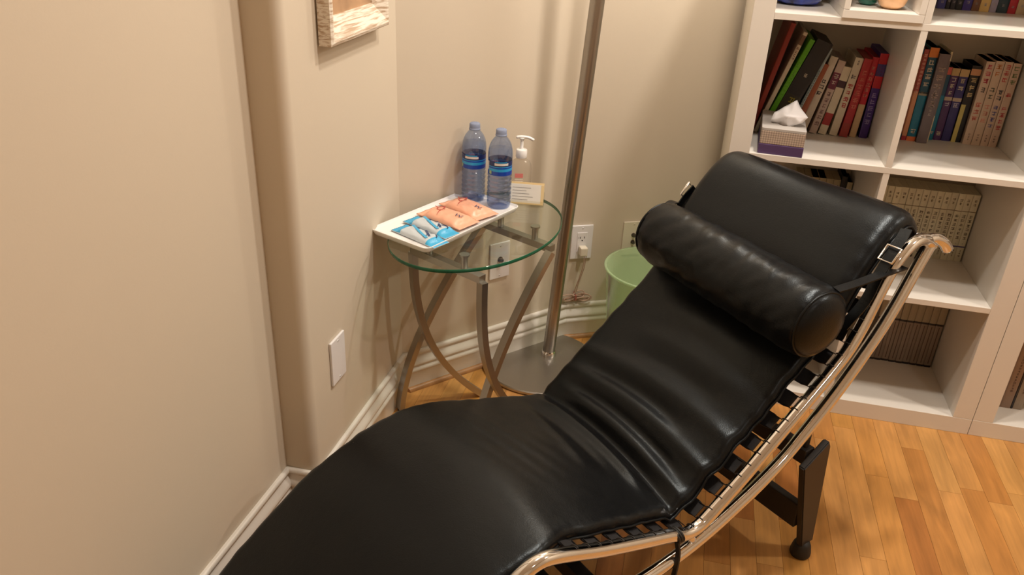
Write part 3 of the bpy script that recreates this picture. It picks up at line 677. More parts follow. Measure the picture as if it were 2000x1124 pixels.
for a, b_ in ((N1, N2), (F1, F2)):
    bm = bmesh.new(); A = tl(*a); B = tl(*b_); sweep(bm, [(*A, ZB), (*B, ZB)], [(-.011, -.009), (.011, -.009), (.011, .009), (-.011, .009)], up=(0, 0, 1)); mesh_obj('top_bar', bm, M['nickel'], st)
    for t in (.12, .62):
        x = A[0] + (B[0] - A[0]) * (t + .13); y = A[1] + (B[1] - A[1]) * (t + .13)
        bm = bmesh.new(); lathe(bm, [(0, 0), (.0085, 0), (.0085, .031), (.0125, .032), (.0125, .0365), (0, .0365)], 20, c=(x, y, ZB + .0092)); o = mesh_obj('standoff', bm, M['nickel'], st); smooth_by_angle(o, 40)
def tleg(a, b_, fn):
    A = Vector((*tl(*a), 0)); B = Vector((*tl(*b_), 0)); pts = []
    for i in range(25):
        z = ZB - .008 - (ZB - .016) * i / 24; s = fn(z / ZB); p = A.lerp(B, s); p.z = z; pts.append(p)
    side = (B - A).cross(Vector((0, 0, 1))).normalized()
    bm = bmesh.new(); sweep(bm, pts, [(-.0085, -.0115), (.0085, -.0115), (.0085, .0115), (-.0085, .0115)], up=side); o = mesh_obj('leg', bm, M['nickel'], st); smooth_by_angle(o, 40)
    bm = bmesh.new(); lathe(bm, [(0, 0), (.0075, 0), (.008, .003), (.007, .0075), (0, .0075)], 16, c=(B.x, B.y, 0.0)); mesh_obj('foot_glide', bm, M['rubber'], o)
sweepin = lambda u: max(0, 1 - u) ** 2.6
vert = lambda u: 1 - u ** 1.7
tleg(N1, (-.592, -.200), sweepin); tleg(N2, (-.400, -.300), lambda u: max(0, 1 - u) ** 3.0)
tleg(F1, (-.795, -.345), vert); tleg(F2, (-.548, -.435), vert)

# ------------------------------------------------------------------ things on the table
TZ = .570
tc_ = Vector((-.679, -.281)); tdir = Vector((-.5885 + .7315, -.1145 + .447)).normalized()
ty = empty('tray', (tc_.x, tc_.y, TZ), atan2(tdir.y, tdir.x)); TR = ty.rotation_euler.z
tag(ty, 'long white rounded tray lying across the glass table', 'tray')
bm = bmesh.new(); prof = [(.93, 0), (.965, .004), (1.0, .0125), (1.0, .0150), (.985, .0155), (.955, .0110), (.93, .0085)]
hl, hw = .188, .094
rings = []
for s, z in prof:
    d = (1 - s) * hw
    rings.append([bm.verts.new((x, y, z)) for x, y in rrect(-hl + d, hl - d, -hw + d, hw - d, .016, 6)])
n_ = len(rings[0])
for a, b_ in zip(rings, rings[1:]):
    for i in range(n_): bm.faces.new((a[i], a[(i + 1) % n_], b_[(i + 1) % n_], b_[i]))
bm.faces.new(rings[0][::-1]); bm.faces.new(rings[-1]); o = mesh_obj('dish', bm, M['white'], ty); smooth_by_angle(o, 60)
TRZ = TZ + .0087
def packet(name, c, rz, L_, W2, H2, mats, label, cat, seed, group, zoff=0, crimp=.014, tilt=0, segs=(0, 1)):
    t = empty(name, (c[0], c[1], TRZ + zoff), rz); t.rotation_euler = (0, tilt, rz); tag(t, label, cat, group)
    bm = bmesh.new(); NX, NY = 34, 20; top = []; bot = []
    for i in range(NX + 1):
        u = -1 + 2 * i / NX; a = []; b2 = []
        for j in range(NY + 1):
            v = -1 + 2 * j / NY
            x = u * L_ / 2; y = v * W2 / 2 * (1 - .05 * (1 - u * u)); e = L_ / 2 - abs(x)
            puff = min(1, max(0, (e - crimp) / .018)); puff = puff * puff * (3 - 2 * puff)
            h = H2 * puff * (1 - abs(v) ** 3.2) ** .6
            nz = .0030 * noise.noise(Vector((x * 45 + seed, y * 70, seed))) * (0.3 + puff)
            rip = .0007 * sin(y * 1400) * (1 if e < crimp else 0)
            zz = .003 + .0006 + max(0, nz) + rip
            a.append(bm.verts.new((x, y, zz + h))); b2.append(bm.verts.new((x, y, .0018)))
        top.append(a); bot.append(b2)
    for i in range(NX):
        e = min(i, NX - 1 - i) / NX * L_
        for j in range(NY):
            f = bm.faces.new((top[i][j], top[i + 1][j], top[i + 1][j + 1], top[i][j + 1])); f.material_index = segs[1] if e < crimp * 1.9 and len(mats) > 1 else 0
            f = bm.faces.new((bot[i][j], bot[i][j + 1], bot[i + 1][j + 1], bot[i + 1][j]))
    for i in range(NX):
        bm.faces.new((top[i][0], bot[i][0], bot[i + 1][0], top[i + 1][0])); bm.faces.new((top[i][NY], top[i + 1][NY], bot[i + 1][NY], bot[i][NY]))
    for j in range(NY):
        bm.faces.new((top[0][j], top[0][j + 1], bot[0][j + 1], bot[0][j])); bm.faces.new((top[NX][j], bot[NX][j], bot[NX][j + 1], top[NX][j + 1]))
    mesh_obj('wrapper', bm, mats, t, smooth=True); return t
def stroke(t, pts, r, mat, name='printed_mark'):
    bm = bmesh.new(); sweep(bm, pts, [(-r, -.0003), (r, -.0003), (r, .0003), (-r, .0003)], up=(0, 0, 1)); mesh_obj(name, bm, mat, t)
def arc_pts(cx, cy, rx, ry, a0, a1, z, n=14): return [(cx + rx * cos(radians(a0 + (a1 - a0) * i / n)), cy + ry * sin(radians(a0 + (a1 - a0) * i / n)), z) for i in range(n + 1)]
GB = 'blue and grey snack packets on the tray'; GP = 'peach snack packets on the tray'
for i, (c, lab) in enumerate([((-.7090, -.4155), 'blue and silver snack packet nearest the front edge of the tray'), ((-.6985, -.3600), 'blue and silver snack packet between its twin and the peach packets')]):
    p = packet('snack_packet', c, radians(-28), .150, .052, .010, [M['greywrap'], M['bluewrap']], lab, 'packet', 3 + i, GB, zoff=.0025 * i)
    stroke(p, [(-.046, .020, .0125), (-.02, .008, .0150), (.01, -.004, .0150), (.036, -.012, .0145)], .0035, M['bluewrap'], 'printed_wave')
    stroke(p, [(.0, .020, .0128), (.022, .006, .0150), (.046, -.008, .0118)], .0028, M['navy'], 'printed_wave')
    stroke(p, arc_pts(.036, .004, .014, .012, 20, 260, .0135), .0014, M['navy'])
    stroke(p, [(-.028, .012, .0142), (-.018, .016, .0140), (-.016, .008, .0150)], .0028, M['ink'])
for i, (c, rz, lab, zo) in enumerate([((-.6760, -.2900), -26, 'peach coloured packet in front, beside the blue packets', .004), ((-.6440, -.2120), -33, 'peach coloured packet nearest the water bottles', .0035)]):
    p = packet('snack_packet', c, radians(rz), .148, .078, .013, [M['peach']], lab, 'packet', 21 + i * 9, GP, zoff=zo, tilt=0)
    stroke(p, arc_pts(-.028, .004, .009, .011, 30, 330, .0200), .0011, M['redink']); stroke(p, [(-.056, .012, .0165), (-.040, .004, .0188)], .0010, M['redink'])
    stroke(p, [(.026, .006, .0196), (.030, -.004, .0197), (.036, .004, .0196), (.042, -.004, .0188), (.048, .004, .0205)], .0014, M['navy'])
    stroke(p, [(-.030, .022, .0205), (-.022, .006, .0200), (-.020, -.012, .0198), (-.012, -.026, .0195)], .0007, M['redink'])
BPF = [(0, .004), (.014, .002), (.026, .0), (.0305, .004), (.0318, .012)]
for k in range(6):
    z = .014 + k * .0128; BPF += [(.0320, z), (.0320, z + .0025), (.0290, z + .0050), (.0290, z + .0070), (.0320, z + .0095)]
BPF += [(.0320, .0905), (.0312, .0925), (.0312, .1320), (.0322, .1345), (.0322, .148), (.0312, .158), (.0285, .169), (.0240, .179), (.0180, .187), (.0130, .1925), (.0123, .199)]
def bottle(x, y, rz, label):
    t = empty('water_bottle', (x, y, TRZ + .0004), rz); tag(t, label, 'bottle', 'water bottles on the tray')
    bm = bmesh.new(); lathe(bm, BPF, 44); mesh_obj('bottle_body', bm, M['bottle'], t, smooth=True)
    bm = bmesh.new(); lathe(bm, [(0, .0045)] + [(max(0, r - .0010), z + .0006) for r, z in BPF[1:] if z < .160] + [(0, .1600)], 36); mesh_obj('water', bm, M['bottlewater'], t, smooth=True)
    bm = bmesh.new(); lathe(bm, [(0, .2105), (.0120, .2105), (.0138, .209), (.0142, .200), (.0142, .1965), (.0150, .1960), (.0150, .1935), (.0128, .1930)], 40); mesh_obj('cap', bm, M['cap'], t, smooth=True)
    lab = []
    for z0, z1, m, a0, a1 in ((.0935, .1045, 'labelblue', 0, 360), (.1045, .1120, 'labellight', 0, 360), (.1120, .1160, 'labelblue', 0, 360), (.1160, .1180, 'labellight', 0, 360), (.1180, .1310, 'labelnavy', 0, 360)):
        bm = bmesh.new(); r = .0317; lathe(bm, [(r, z0), (r, z1)], 44); lab.append(mesh_obj('label_band', bm, M[m], t, smooth=True))
    def patch(a0, a1, z0, z1, m, nm='label_print'):
        bm = bmesh.new(); n = 10; r = .0320
        A = [bm.verts.new((r * cos(radians(a0 + (a1 - a0) * i / n)), r * sin(radians(a0 + (a1 - a0) * i / n)), z0)) for i in range(n + 1)]
        B = [bm.verts.new((v.co.x, v.co.y, z1)) for v in A]
        for i in range(n): bm.faces.new((A[i], A[i + 1], B[i + 1], B[i]))
        mesh_obj(nm, bm, M[m], t, smooth=True)
    patch(238, 306, .1215, .1275, 'labelwhite'); patch(186, 202, .106, .129, 'labelwhite'); patch(206, 222, .0960, .1050, 'labelgreen'); patch(240, 300, .1285, .1310, 'labellight')
bottle(-.5775, -.150, radians(18), 'blue tinted water bottle in front at right, beside the cards')
bottle(-.6560, -.121, radians(0), 'blue tinted water bottle at the left, behind the peach packets')
# hand gel pump bottle
pb = empty('pump_bottle', (-.542, -.052, TZ), radians(15)); tag(pb, 'clear hand gel bottle with a white pump, behind the right water bottle', 'bottle')
bm = bmesh.new(); rings = []
for s, z in ((.80, .0006), (.97, .003), (1, .01), (1, .085), (.96, .098), (.80, .108), (.48, .114), (.40, .118)):
    rings.append([bm.verts.new((.030 * s * cos(2 * pi * i / 36), .020 * (s if s > .5 else s * 1.3) * sin(2 * pi * i / 36), z)) for i in range(36)])
for a, b_ in zip(rings, rings[1:]):
    for i in range(36): bm.faces.new((a[i], a[(i + 1) % 36], b_[(i + 1) % 36], b_[i]))
bm.faces.new(rings[0][::-1]); bm.faces.new(rings[-1]); mesh_obj('bottle_body', bm, M['clear'], pb, smooth=True)
bm = bmesh.new(); lathe(bm, [(0, .118), (.0145, .118), (.0155, .121), (.0155, .139), (.0140, .141), (.006, .142), (.0045, .144), (.0045, .166), (.006, .167), (.008, .172), (0, .174)], 28); o = mesh_obj('pump_collar', bm, M['white'], pb); smooth_by_angle(o, 40)
bm = bmesh.new(); sweep(bm, catmull([(-.016, .0, .174), (.0, 0, .1755), (.018, 0, .1735), (.032, -.001, .167)], 4), [(-.005, -.003), (.005, -.003), (.004, .003), (-.004, .003)], up=(0, 0, 1)); mesh_obj('nozzle', bm, M['white'], pb, smooth=True)
bm = bmesh.new(); RP_ = simple('pale_red_print', (.75, .22, .2), .5); box(bm, -.016, .006, -.0206, -.0198, .066, .078); mesh_obj('red_label_print', bm, RP_, pb); bm = bmesh.new(); box(bm, .002, .014, -.0200, -.0192, .026, .036); mesh_obj('red_label_print', bm, RP_, pb)
bm = bmesh.new()
for k in range(5): box(bm, -.016, .006, -.0204, -.0200, .040 + k * .005, .0415 + k * .005)
mesh_obj('label_text', bm, M['labelwhite'], pb)
# cards in clear holder
ch_ = empty('card_holder', (-.513, -.088, TZ), radians(7)); tag(ch_, 'clear holder with a stack of white cards edged in cream', 'card holder')
bm = bmesh.new(); box(bm, -.047, .047, -.022, .018, 0, .003, bev=.001); box(bm, -.047, .047, -.022, -.0195, .003, .016); box(bm, -.047, .047, .0155, .018, .003, .030); mesh_obj('holder', bm, M['acrylic'], ch_)
for k in range(4):
    bm = bmesh.new(); Mx = Matrix.Translation((0, -.014 + .0055 * k + 0, .0038)) @ Matrix.Rotation(radians(-14), 4, 'X')
    box(bm, -.045, .045, -.0002, .0022, 0, .054, M=Mx); cd = mesh_obj('card', bm, M['cream'] if k else M['paper'], ch_)
    if k == 0:
        bm = bmesh.new(); box(bm, .0375, .045, -.0006, -.0002, 0.0, .054, M=Mx); box(bm, -.045, .0375, -.0006, -.0002, 0.0, .004, M=Mx); mesh_obj('cream_border', bm, M['cream'], cd)
        bm = bmesh.new()
        for j, (a, b_) in enumerate([(-.040, .010), (-.040, -.002), (-.040, .006), (-.040, .016), (-.040, .002)]): box(bm, a, b_, -.0006, -.0002, .044 - j * .008, .0452 - j * .008, M=Mx)
        mesh_obj('printed_lines', bm, simple('grey_print', (.35, .33, .32), .6), cd)

# ------------------------------------------------------------------ lounge chair (s along the chair, n across, z up)
O0 = Vector((0.0008, -0.8879)); TH = radians(48)
lc = empty('lounge_chair', (O0.x, O0.y, 0), TH); tag(lc, 'black leather lounge chair on a chromed tubular frame and black base', 'lounge chair')
# chair local: x = s, y = -n   (n grows to the camera's right)
def C3(s, n, z): return Vector((s / 100, -n / 100, z / 100))
RAIL = [(-84, 3.0), (-80, 5.2), (-75, 8.6), (-68, 14.6), (-60, 22), (-54, 27.5), (-48, 32.4), (-44, 35.4), (-41, 37.3), (-38.5, 38.1), (-36, 37.9), (-32, 36.5), (-24.7, 33.5), (-16.7, 30.7), (-6.3, 27.2), (-2.5, 25.6), (0, 25.2), (2.5, 25.6), (5, 27), (8, 29), (14.6, 33.6), (23.5, 40.4), (31, 46.2), (36, 50.2), (40, 54.0), (43, 58.8), (45.5, 64.8), (48, 70), (50.5, 73), (54, 74.8), (58, 74.6), (61.5, 72.6)]
ARC = [(61, 73.2), (59.6, 71), (56.6, 65.4), (54.2, 61), (50.6, 55.6), (44.5, 48.4), (38.4, 42.2), (32, 36.6), (26, 31.9), (19, 27.9), (12.4, 25.0), (6.2, 22.6), (-1, 20.6), (-8, 19.5), (-16, 19.0), (-30, 19.0), (-42, 19.4), (-52, 20.2), (-60, 20.6)]
FARN = -46.0
for n in (0, FARN):
    bm = bmesh.new(); tube(bm, catmull([C3(s, n, z - (2.6 * exp(-((s + 38) / 12) ** 2) if n < -10 else 0)) for s, z in RAIL], 7), .0135, 20); mesh_obj('frame_rail', bm, M['chrome'], lc, smooth=True)
    bm = bmesh.new(); tube(bm, catmull([C3(s, n, z) for s, z in ARC], 7), .0135, 20); mesh_obj('arc_runner', bm, M['chrome'], lc, smooth=True)
    bm = bmesh.new(); tube(bm, [C3(-.6, n, 25.0), C3(1.6, n, 21.2)], .008, 12); mesh_obj('frame_lug', bm, M['chrome'], lc, smooth=True)
for s, z, r in ((-83.5, 3.2, .0125), (60.5, 73.2, .0125), (-58, 21.5, .010)):
    bm = bmesh.new(); tube(bm, [C3(s, FARN, z), C3(s, 0, z)], r, 18); mesh_obj('cross_tube', bm, M['chrome'], lc, smooth=True)
bm = bmesh.new(); tube(bm, catmull([C3(58.5, 0, 74.4), C3(61.5, .4, 74.2), C3(64.5, .9, 72.8), C3(66.5, 1.2, 71.0)], 6), .0115, 18); mesh_obj('tube_end', bm, M['chrome'], lc, smooth=True)
def railz(s, L=RAIL):
    for (a, za), (b_, zb) in zip(L, L[1:]):
        if a <= s <= b_: return za + (zb - za) * (s - a) / (b_ - a)
    return L[-1][1]
# arc length walk along the rail for straps and hooks
dense = catmull([Vector((s, 0, z)) for s, z in RAIL], 12)
cum = [0]
for a, b_ in zip(dense, dense[1:]): cum.append(cum[-1] + (b_ - a).length)
def at(L_):
    for i in range(len(cum) - 1):
        if cum[i + 1] >= L_:
            t = (L_ - cum[i]) / (cum[i + 1] - cum[i]); p = dense[i].lerp(dense[i + 1], t); d = (dense[i + 1] - dense[i]).normalized(); return p, d
    return dense[-1], (dense[-1] - dense[-2]).normalized()
def length_at_s(s):
    for i in range(len(dense) - 1):
        if dense[i].x <= s <= dense[i + 1].x: return cum[i]
    return cum[-1]
hs = length_at_s(3.2); pitch = 5.92
def hook_mesh(bm, p, d, n, sgn):
    up = Vector((-d.z, 0, d.x)); pts = []
    for a in (190, 165, 140, 115, 92, 72):
        th = radians(a); pts.append(C3(p.x, n, p.z) + (Vector((0, -sgn, 0)) * cos(th) + Vector((up.x, 0, up.z)) * sin(th)) * .0146)
    tail = pts[0] + Vector((0, sgn * .022, 0)); tube(bm, [tail] + pts, .0010, 6)
k = -6
while k < 11:
    Lc = hs + k * pitch + 1.45
    if Lc < 8 or Lc > cum[-1] - 14: k += 1; continue
    p, d = at(Lc); up = Vector((-d.z, 0, d.x)); w2 = 1.75
    bm = bmesh.new(); prof = []
    for n in (-2.3, -3.6, -5.5, -27, FARN + 5.5, FARN + 3.6, FARN + 2.3):
        hw2 = w2 * (0.82 if abs(n + 27) > 24 else 1.0); sag = -.5 - (0.5 if -45 < n < -9 else 0)
        q_ = Vector((p.x, 0, p.z)) + up * sag; row = []
        for du, dv in ((-hw2, -.12), (hw2, -.12), (hw2, .12), (-hw2, .12)):
            r_ = q_ + d * du + up * dv; row.append(bm.verts.new(C3(r_.x, n, r_.z)))
        prof.append(row)
    for a, b_ in zip(prof, prof[1:]):
        for j in range(4): bm.faces.new((a[j], a[(j + 1) % 4], b_[(j + 1) % 4], b_[j]))
    bm.faces.new(prof[0]); bm.faces.new(prof[-1][::-1]); bmesh.ops.recalc_face_normals(bm, faces=bm.faces)
    sp = mesh_obj('support_band', bm, M['band'], lc)
    for du in (-1.48, 1.48):
        pp, dd = at(Lc + du); bm = bmesh.new(); hook_mesh(bm, pp, dd, 0, 1); mesh_obj('hook', bm, M['blackmetal'], sp, smooth=True)
    k += 1
# ---- mattress
TOP = [(-87, 5.0), (-85.5, 7.0), (-82, 9.6), (-78, 12.5), (-73, 17.2), (-66.5, 22.6), (-59.8, 27.8), (-53, 32.0), (-46.2, 34.9), (-39, 36.8), (-35, 37.2), (-31, 36.9), (-24.3, 35.1), (-13.5, 31.9), (-5, 29.4), (-1, 28.5), (2.5, 29.4), (7.1, 32.9), (17.4, 40.7), (25, 46.9), (32.4, 53.0), (38, 58.4), (42, 63.6)]
# fold lines as (s, n, depth) poly-lines; ridge positive, crease negative
FOLDS = []
def smoothstep(a, b_, x): t = min(1, max(0, (x - a) / (b_ - a))); return t * t * (3 - 2 * t)
def relief(s, v):
    """v 0 near edge .. 1 far edge"""
    h = 0.0
    # diagonal folds running from the far hip corner to the near hip corner
    for (sf, sn, amp, wd, va, vb) in FOLDLIST:
        c = sn + (sf - sn) * v + 1.8 * sin(pi * v)
        env = smoothstep(va, va + .22, v) * (1 - smoothstep(vb - .25, vb, v))
        x = (s - c) / wd
        h += amp * env * exp(-x * x)
    return h
FOLDLIST = [(sf, sn, a * 1.9, w_ * .8, va, vb) for sf, sn, a, w_, va, vb in [(1.0, -1.5, -.55, 1.3, -.3, 1.3), (-2.4, -5.5, .50, 1.7, .05, 1.02), (3.6, 1.6, .45, 1.5, -.1, .95), (5.0, 3.9, -.50, 1.2, .02, .98), (7.6, 7.2, .42, 1.6, -.15, 1.1), (9.6, 10.0, -.45, 1.5, .15, .95),
            (12.4, 13.5, .42, 2.0, -.1, 1.15), (15.5, 17.5, -.28, 1.9, .1, .8), (19.5, 21.0, .22, 2.2, .0, .9), (-6.5, -10.5, -.25, 1.6, .2, 1.0), (-9.5, -14.5, .20, 1.8, .25, .9), (25, 27, .14, 2.6, .1, .9), (30, 31, -.14, 2, .1, .9)]]
def loft(name, parent, top_pts, n0, n1, thick, crown, fn=None, NU=None, NV=84, kk=10, wavy=0.0, mat=None, dip=None, edger=1.8, piping=True):
    cl = catmull([Vector((s, 0, z)) for s, z in top_pts], kk)
    # resample uniformly
    cu = [0]
    for a, b_ in zip(cl, cl[1:]): cu.append(cu[-1] + (b_ - a).length)
    NU = NU or int(cu[-1] / .55); P = []; i = 0
    for j in range(NU + 1):
        L_ = cu[-1] * j / NU
        while i < len(cu) - 2 and cu[i + 1] < L_: i += 1
        t = (L_ - cu[i]) / max(1e-9, cu[i + 1] - cu[i]); P.append(cl[i].lerp(cl[i + 1], t))
    for _ in range(3): P = [P[0]] + [(P[a - 1] + P[a] * 2 + P[a + 1]) / 4 for a in range(1, len(P) - 1)] + [P[-1]]
    bm = bmesh.new(); rings = []
    for j, p in enumerate(P):
        d = (P[min(j + 1, NU)] - P[max(j - 1, 0)]).normalized(); up = Vector((-d.z, 0, d.x))
        e0 = min(j, NU - j) / NU * cu[-1]; endf = sqrt(max(0.0, 1 - (1 - min(1, e0 / 2.0)) ** 2))
        th = thick(p.x) if callable(thick) else thick
        ring = []
        for i2 in range(NV + 1):          # top, near (v=0) to far
            v = i2 / NV; wv = wavy * (noise.noise(Vector((p.x * .35, 3 * (v > .5), 1.7))) ) if wavy else 0
            nn = n0(p.x) if callable(n0) else n0; n = nn + (n1 - nn) * v + wv * (1 - 2 * v) ** 5
            e = min(v, 1 - v) * abs(n1 - nn)
            rnd_ = 1 - min(1, e / edger); drop = th * .5 * (1 - sqrt(max(0, 1 - rnd_ ** 2)))
            h = crown * (1 - (2 * v - 1) ** 2) - drop
            if dip: h -= dip * (1 - (2 * v - 1) ** 2)
            if fn: h += fn(p.x, v)
            h = -th * .5 + (h + th * .5) * endf
            q_ = p + up * h; ring.append(bm.verts.new(C3(q_.x, n, q_.z)))
        for i2 in range(NV // 3 + 1):      # underside, far back to near
            v = 1 - i2 / (NV // 3); n = nn + (n1 - nn) * v
            e = min(v, 1 - v) * abs(n1 - nn); rnd_ = 1 - min(1, e / edger); drop = th * .5 * (1 - sqrt(max(0, 1 - rnd_ ** 2)))
            if i2 in (0, NV // 3): continue
            h = -th + drop; h = -th * .5 + (h + th * .5) * endf
            q_ = p + up * h; ring.append(bm.verts.new(C3(q_.x, n, q_.z)))
        rings.append(ring)
    m_ = len(rings[0])
    for a, b_ in zip(rings, rings[1:]):
        for j in range(m_): bm.faces.new((a[j], b_[j], b_[(j + 1) % m_], a[(j + 1) % m_]))
    bm.faces.new(rings[0]); bm.faces.new(rings[-1][::-1]); bmesh.ops.recalc_face_normals(bm, faces=bm.faces)
    near = [r[0].co.copy() for r in rings]; far_ = [r[NV].co.copy() for r in rings]
    o = mesh_obj(name, bm, mat or M['leather'], parent, smooth=True)
    if piping:
        for side in (near, far_):
            bm = bmesh.new(); tube(bm, side[::2] + [side[-1]], .0028, 8); mesh_obj('piping', bm, M['leather'], o, smooth=True)
    return o
def mattress_fn(s, v):
    h = relief(s, v)
    h += .10 * noise.noise(Vector((s * .12, v * 3, 4.2))) * 2
    # small creases over the thigh
    h += .07 * exp(-((s + 22) / 8) ** 2) * sin((s * .8 + v * 9) * 2.1) * exp(-((v - .55) / .22) ** 2)
    # puckers next to the near seam
    h += .10 * exp(-(v / .05) ** 2) * noise.noise(Vector((s * 1.6, 0, 9)))
    return h
loft('mattress', lc, TOP, lambda s: -4.0 + 2.2 * (1 - smoothstep(-38, -27, s)), -50.8, 3.6, 1.3, mattress_fn, wavy=.5)
HEAD = [(36.5, 60.5), (39.8, 66.4), (43.2, 70.8), (47, 75.0), (51, 78.2), (54.6, 79.6), (58, 79.0), (60.8, 76.4), (62.4, 72.8), (62.0, 69.0)]
def head_fn(s, v):
    return -.9 * exp(-((v - .5) / .28) ** 2) + .12 * noise.noise(Vector((s * .2, v * 4, 8))) + .05 * sin(s * 2.2) * exp(-(v / .10) ** 2)
hp = loft('headrest_pad', lc, HEAD, -2.6, -51.5, 5.2, .9, head_fn, edger=3.4)
# strap with buckle over the head end
def strap(parent, pts, w_, t_, mat, name='strap', upv=None):
    bm = bmesh.new(); sweep(bm, catmull(pts, 6), [(-w_ / 2, -t_ / 2), (w_ / 2, -t_ / 2), (w_ / 2, t_ / 2), (-w_ / 2, t_ / 2)], up=upv); return mesh_obj(name, bm, mat, parent, smooth=False)
for n, sg in ((.2, 1), (-52.2, -1)):
    s_ = strap(hp, [C3(37.5, n - 1.2, 59.5), C3(41.0, n, 65.0), C3(43.5, n - .2, 69.6), C3(46.4, n - .4, 73.2), C3(49.5, n - .8, 76.0), C3(52, n - 1.4, 77.6)] if sg > 0 else [C3(38.5, n, 62), C3(41, n, 65.5), C3(43.5, n, 68.5), C3(46, n + .4, 71)], .022, .003, M['leather'], 'strap', (-.7, 0, .7) if sg > 0 else (0, -sg, 0))
    bm = bmesh.new(); c = C3(46.2, -.2, 73.9) if sg > 0 else C3(44.5, n - .4, 70)
    d1 = (C3(50, 0, 75.2) - C3(45.5, 0, 70.2)).normalized(); d2 = Vector((0, 1, 0)) if sg > 0 else Vector((-d1.z, 0, d1.x))
    tube(bm, [c + d1 * a * .017 + d2 * b_ * .015 for a, b_ in ((-1, -1), (1, -1), (1, 1), (-1, 1))], .0026, 8, closed=True); mesh_obj('buckle', bm, M['chrome'], s_, smooth=True)
# ---- black cord binding near the hip and lug strap
bm = bmesh.new()
for dx in (-.6, 0, .5):
    ring = [C3(-4.2 + dx, 0, 26.4) + Vector((0, cos(a) * .0150, 0)) + Vector((-.30, 0, .95)) * sin(a) * .0150 for a in [2 * pi * i / 16 for i in range(16)]]
    tube(bm, ring, .0028, 8, closed=True)
mesh_obj('cord_binding', bm, M['rubber'], lc, smooth=True)
strap(lc, [C3(-4.4, .6, 25.2), C3(-4.2, 1.2, 22.5), C3(-4.6, 1.5, 18.5), C3(-5.2, 1.4, 14), C3(-6, 1.0, 9)], .010, .004, M['rubber'], 'hanging_strap', (1, 0, 0))
# ---- base
def barp(name, s, z, n0, n1, sh, zh):
    bm = bmesh.new(); a = C3(s - sh / 2, n1, z - zh / 2); b_ = C3(s + sh / 2, n0, z + zh / 2)
    box(bm, a.x, b_.x, min(a.y, b_.y), max(a.y, b_.y), a.z, b_.z, bev=.003); return mesh_obj(name, bm, M['blackmetal'], lc)
LEGN = 2.3
for sb, zt, zl, sg in ((33.5, 30.0, 12.5, 1), (-19.5, 16.0, 8.5, -1)):
    barp('base_bar', sb if sg > 0 else sb, zt, -57.0, LEGN - 1, 3.0, 3.6)
    barp('base_bar', sb + sg * 2.2, zl, -57.0, LEGN - 1, 2.0, 6.4 if sg > 0 else 4.0)
    for n in (LEGN, -56.5):
        bm = bmesh.new()
        if sg > 0: poly = [(29.6, 29.4), (36.8, 33.8), (37.6, 32.4), (41.2, 3.8), (37.0, 3.6)]
        else: poly = [(-17, 17.5), (-22.0, 19.5), (-26.5, 3.8), (-22.5, 3.6)]
        a = [bm.verts.new(C3(s, n - .7, z)) for s, z in poly]; b_ = [bm.verts.new(C3(s, n + .9, z)) for s, z in poly]
        m_ = len(poly); bm.faces.new(a); bm.faces.new(b_[::-1])
        for j in range(m_): bm.faces.new((a[j], b_[j], b_[(j + 1) % m_], a[(j + 1) % m_]))
        bmesh.ops.recalc_face_normals(bm, faces=bm.faces); bmesh.ops.bevel(bm, geom=bm.edges[:], offset=.0025, segments=2, affect='EDGES')
        lg = mesh_obj('base_leg', bm, M['blackmetal'], lc)
        sc_ = 38.8 if sg > 0 else -24.2
        bm = bmesh.new(); c = C3(sc_, n - .1, 0); lathe(bm, [(0, .0), (.021, .0), (.0235, .005), (.0235, .012), (.020, .030), (.015, .041), (0, .043)], 24, c=tuple(c)); mesh_obj('rubber_foot', bm, M['rubber'], lg, smooth=True)
    for n in (0, FARN):   # rubber saddles between bar and arc
        za = railz(sb, ARC[::-1]) - 1.3; bm = bmesh.new(); a = C3(sb, n, zt + 1.6)
        lathe(bm, [(0, 0), (.006, 0), (.006, max(.006, za / 100 - a.z)), (0, max(.006, za / 100 - a.z))], 12, c=tuple(a)); mesh_obj('saddle', bm, M['rubber'], lc)
for n in (-12, -42): barp2 = None
bm = bmesh.new(); a = C3(-19, -29, 14); b_ = C3(33, -25, 18)
sweep(bm, [C3(-19.5, -27, 15), C3(33.5, -27, 28.5)], [(-.014, -.012), (.014, -.012), (.014, .012), (-.014, .012)], up=(0, 0, 1)); mesh_obj('base_spine', bm, M['blackmetal'], lc)

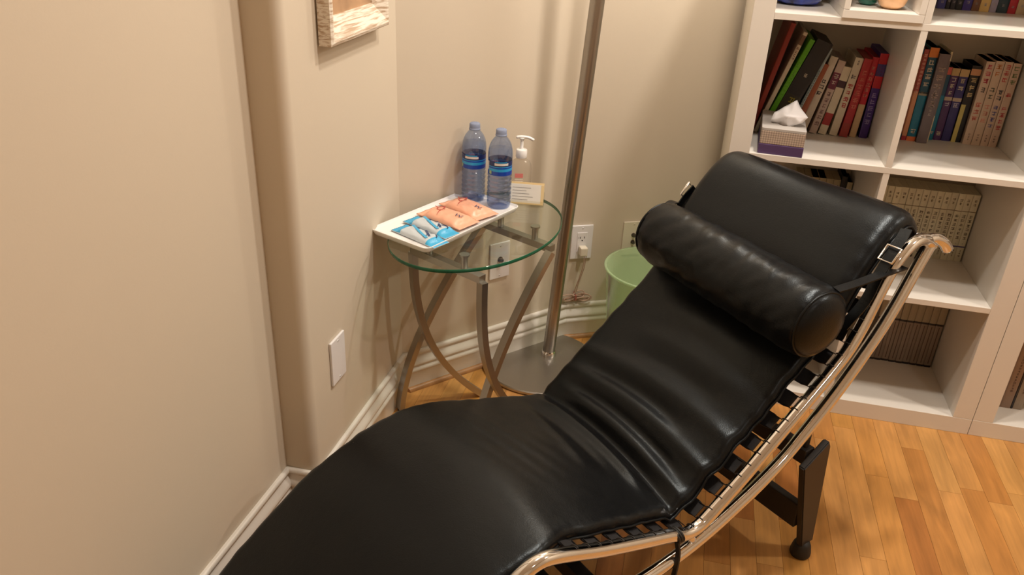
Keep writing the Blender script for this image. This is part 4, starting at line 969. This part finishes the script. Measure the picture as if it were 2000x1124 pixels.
# ------------------------------------------------------------------ bolster
def CW(s, n, z):
    v = C3(s, n, z); return Vector((O0.x + v.x * cos(TH) - v.y * sin(TH), O0.y + v.x * sin(TH) + v.y * cos(TH), v.z))
bA = CW(29.6, -1.6, 62.0); bB = CW(34.4, -50.6, 62.4); ax = (bB - bA); BL = ax.length; ax.normalize()
bo = empty('bolster_cushion', tuple(bA)); bo.rotation_euler = ax.to_track_quat('X', 'Z').to_euler()
tag(bo, 'cylindrical black leather bolster strapped across the lounge chair below the headrest', 'cushion')
bm = bmesh.new(); NX, NA = 90, 72; R0 = .076; rings = []
for i in range(NX + 1):
    u = i / NX; x = u * BL
    e = min(x, BL - x); r = R0 * (0.90 + .10 * min(1, e / .030) ** .5) * (1 + .02 * sin(pi * u))
    ring = []
    for j in range(NA):
        a = 2 * pi * j / NA
        wr = .0016 * noise.noise(Vector((x * 34 + 2 * sin(a), a * 1.4, 5.1))) * 2
        cr = 0
        for cx, ca, w1 in ((.18, 1.2, .006), (.145, 1.6, .007), (.235, 1.9, .006), (.30, 1.0, .008), (.33, 1.7, .006), (.11, 1.2, .006), (.40, 1.5, .007)):
            da = (a - ca + pi) % (2 * pi) - pi; xx = x - cx - .020 * da
            cr += .0018 * exp(-(xx / w1) ** 2) * exp(-(da / .55) ** 2)
        pk = .0012 * cos(a * 26) * exp(-((e) / .010) ** 2)
        rr_ = r + wr + cr + pk; ring.append(bm.verts.new((x, rr_ * cos(a), rr_ * sin(a))))
    rings.append(ring)
for a, b_ in zip(rings, rings[1:]):
    for j in range(NA): bm.faces.new((a[j], a[(j + 1) % NA], b_[(j + 1) % NA], b_[j]))
mesh_obj('tube_cover', bm, M['leather'], bo, smooth=True)
for x, sg in ((0, -1), (BL, 1)):
    bm = bmesh.new(); rg = []
    for rr_, dx in ((R0 * .905, 0), (R0 * .88, .006), (R0 * .75, .013), (R0 * .5, .019), (R0 * .25, .021)):
        rg.append([bm.verts.new((x + sg * dx, rr_ * cos(2 * pi * j / 48), rr_ * sin(2 * pi * j / 48))) for j in range(48)])
    for a, b_ in zip(rg, rg[1:]):
        for j in range(48): bm.faces.new((a[j], a[(j + 1) % 48], b_[(j + 1) % 48], b_[j]))
    cv = bm.verts.new((x + sg * .0215, 0, 0))
    for j in range(48): bm.faces.new((rg[-1][j], rg[-1][(j + 1) % 48], cv))
    bmesh.ops.recalc_face_normals(bm, faces=bm.faces); cp = mesh_obj('end_cap', bm, M['leather'], bo, smooth=True)
    bm = bmesh.new(); tube(bm, [(x, R0 * .91 * cos(2 * pi * j / 48), R0 * .91 * sin(2 * pi * j / 48)) for j in range(48)], .0028, 8, closed=True); mesh_obj('piping', bm, M['leather'], cp, smooth=True)
# retaining strap from the bolster over the headrest side to the back of the frame
inv = bo.rotation_euler.to_matrix().to_4x4(); inv.translation = bA; inv = inv.inverted()
bpy.context.view_layer.update()
for n, sg in ((-.6, 1), (-53.2, -1)):
    pts = [CW(33.5, n - sg * 1.5, 68.4), CW(38, n, 69.4), CW(44, n + sg * 1.4, 70.6), CW(50.5, n + sg * 1.6, 70.6)] if sg > 0 else [CW(36.5, n + 1.5, 67.5), CW(40, n + .4, 68), CW(43, n + .2, 67), CW(46, n + .6, 66)]
    strap(bo, [inv @ p for p in pts], .022, .003, M['leather'], 'strap', None)
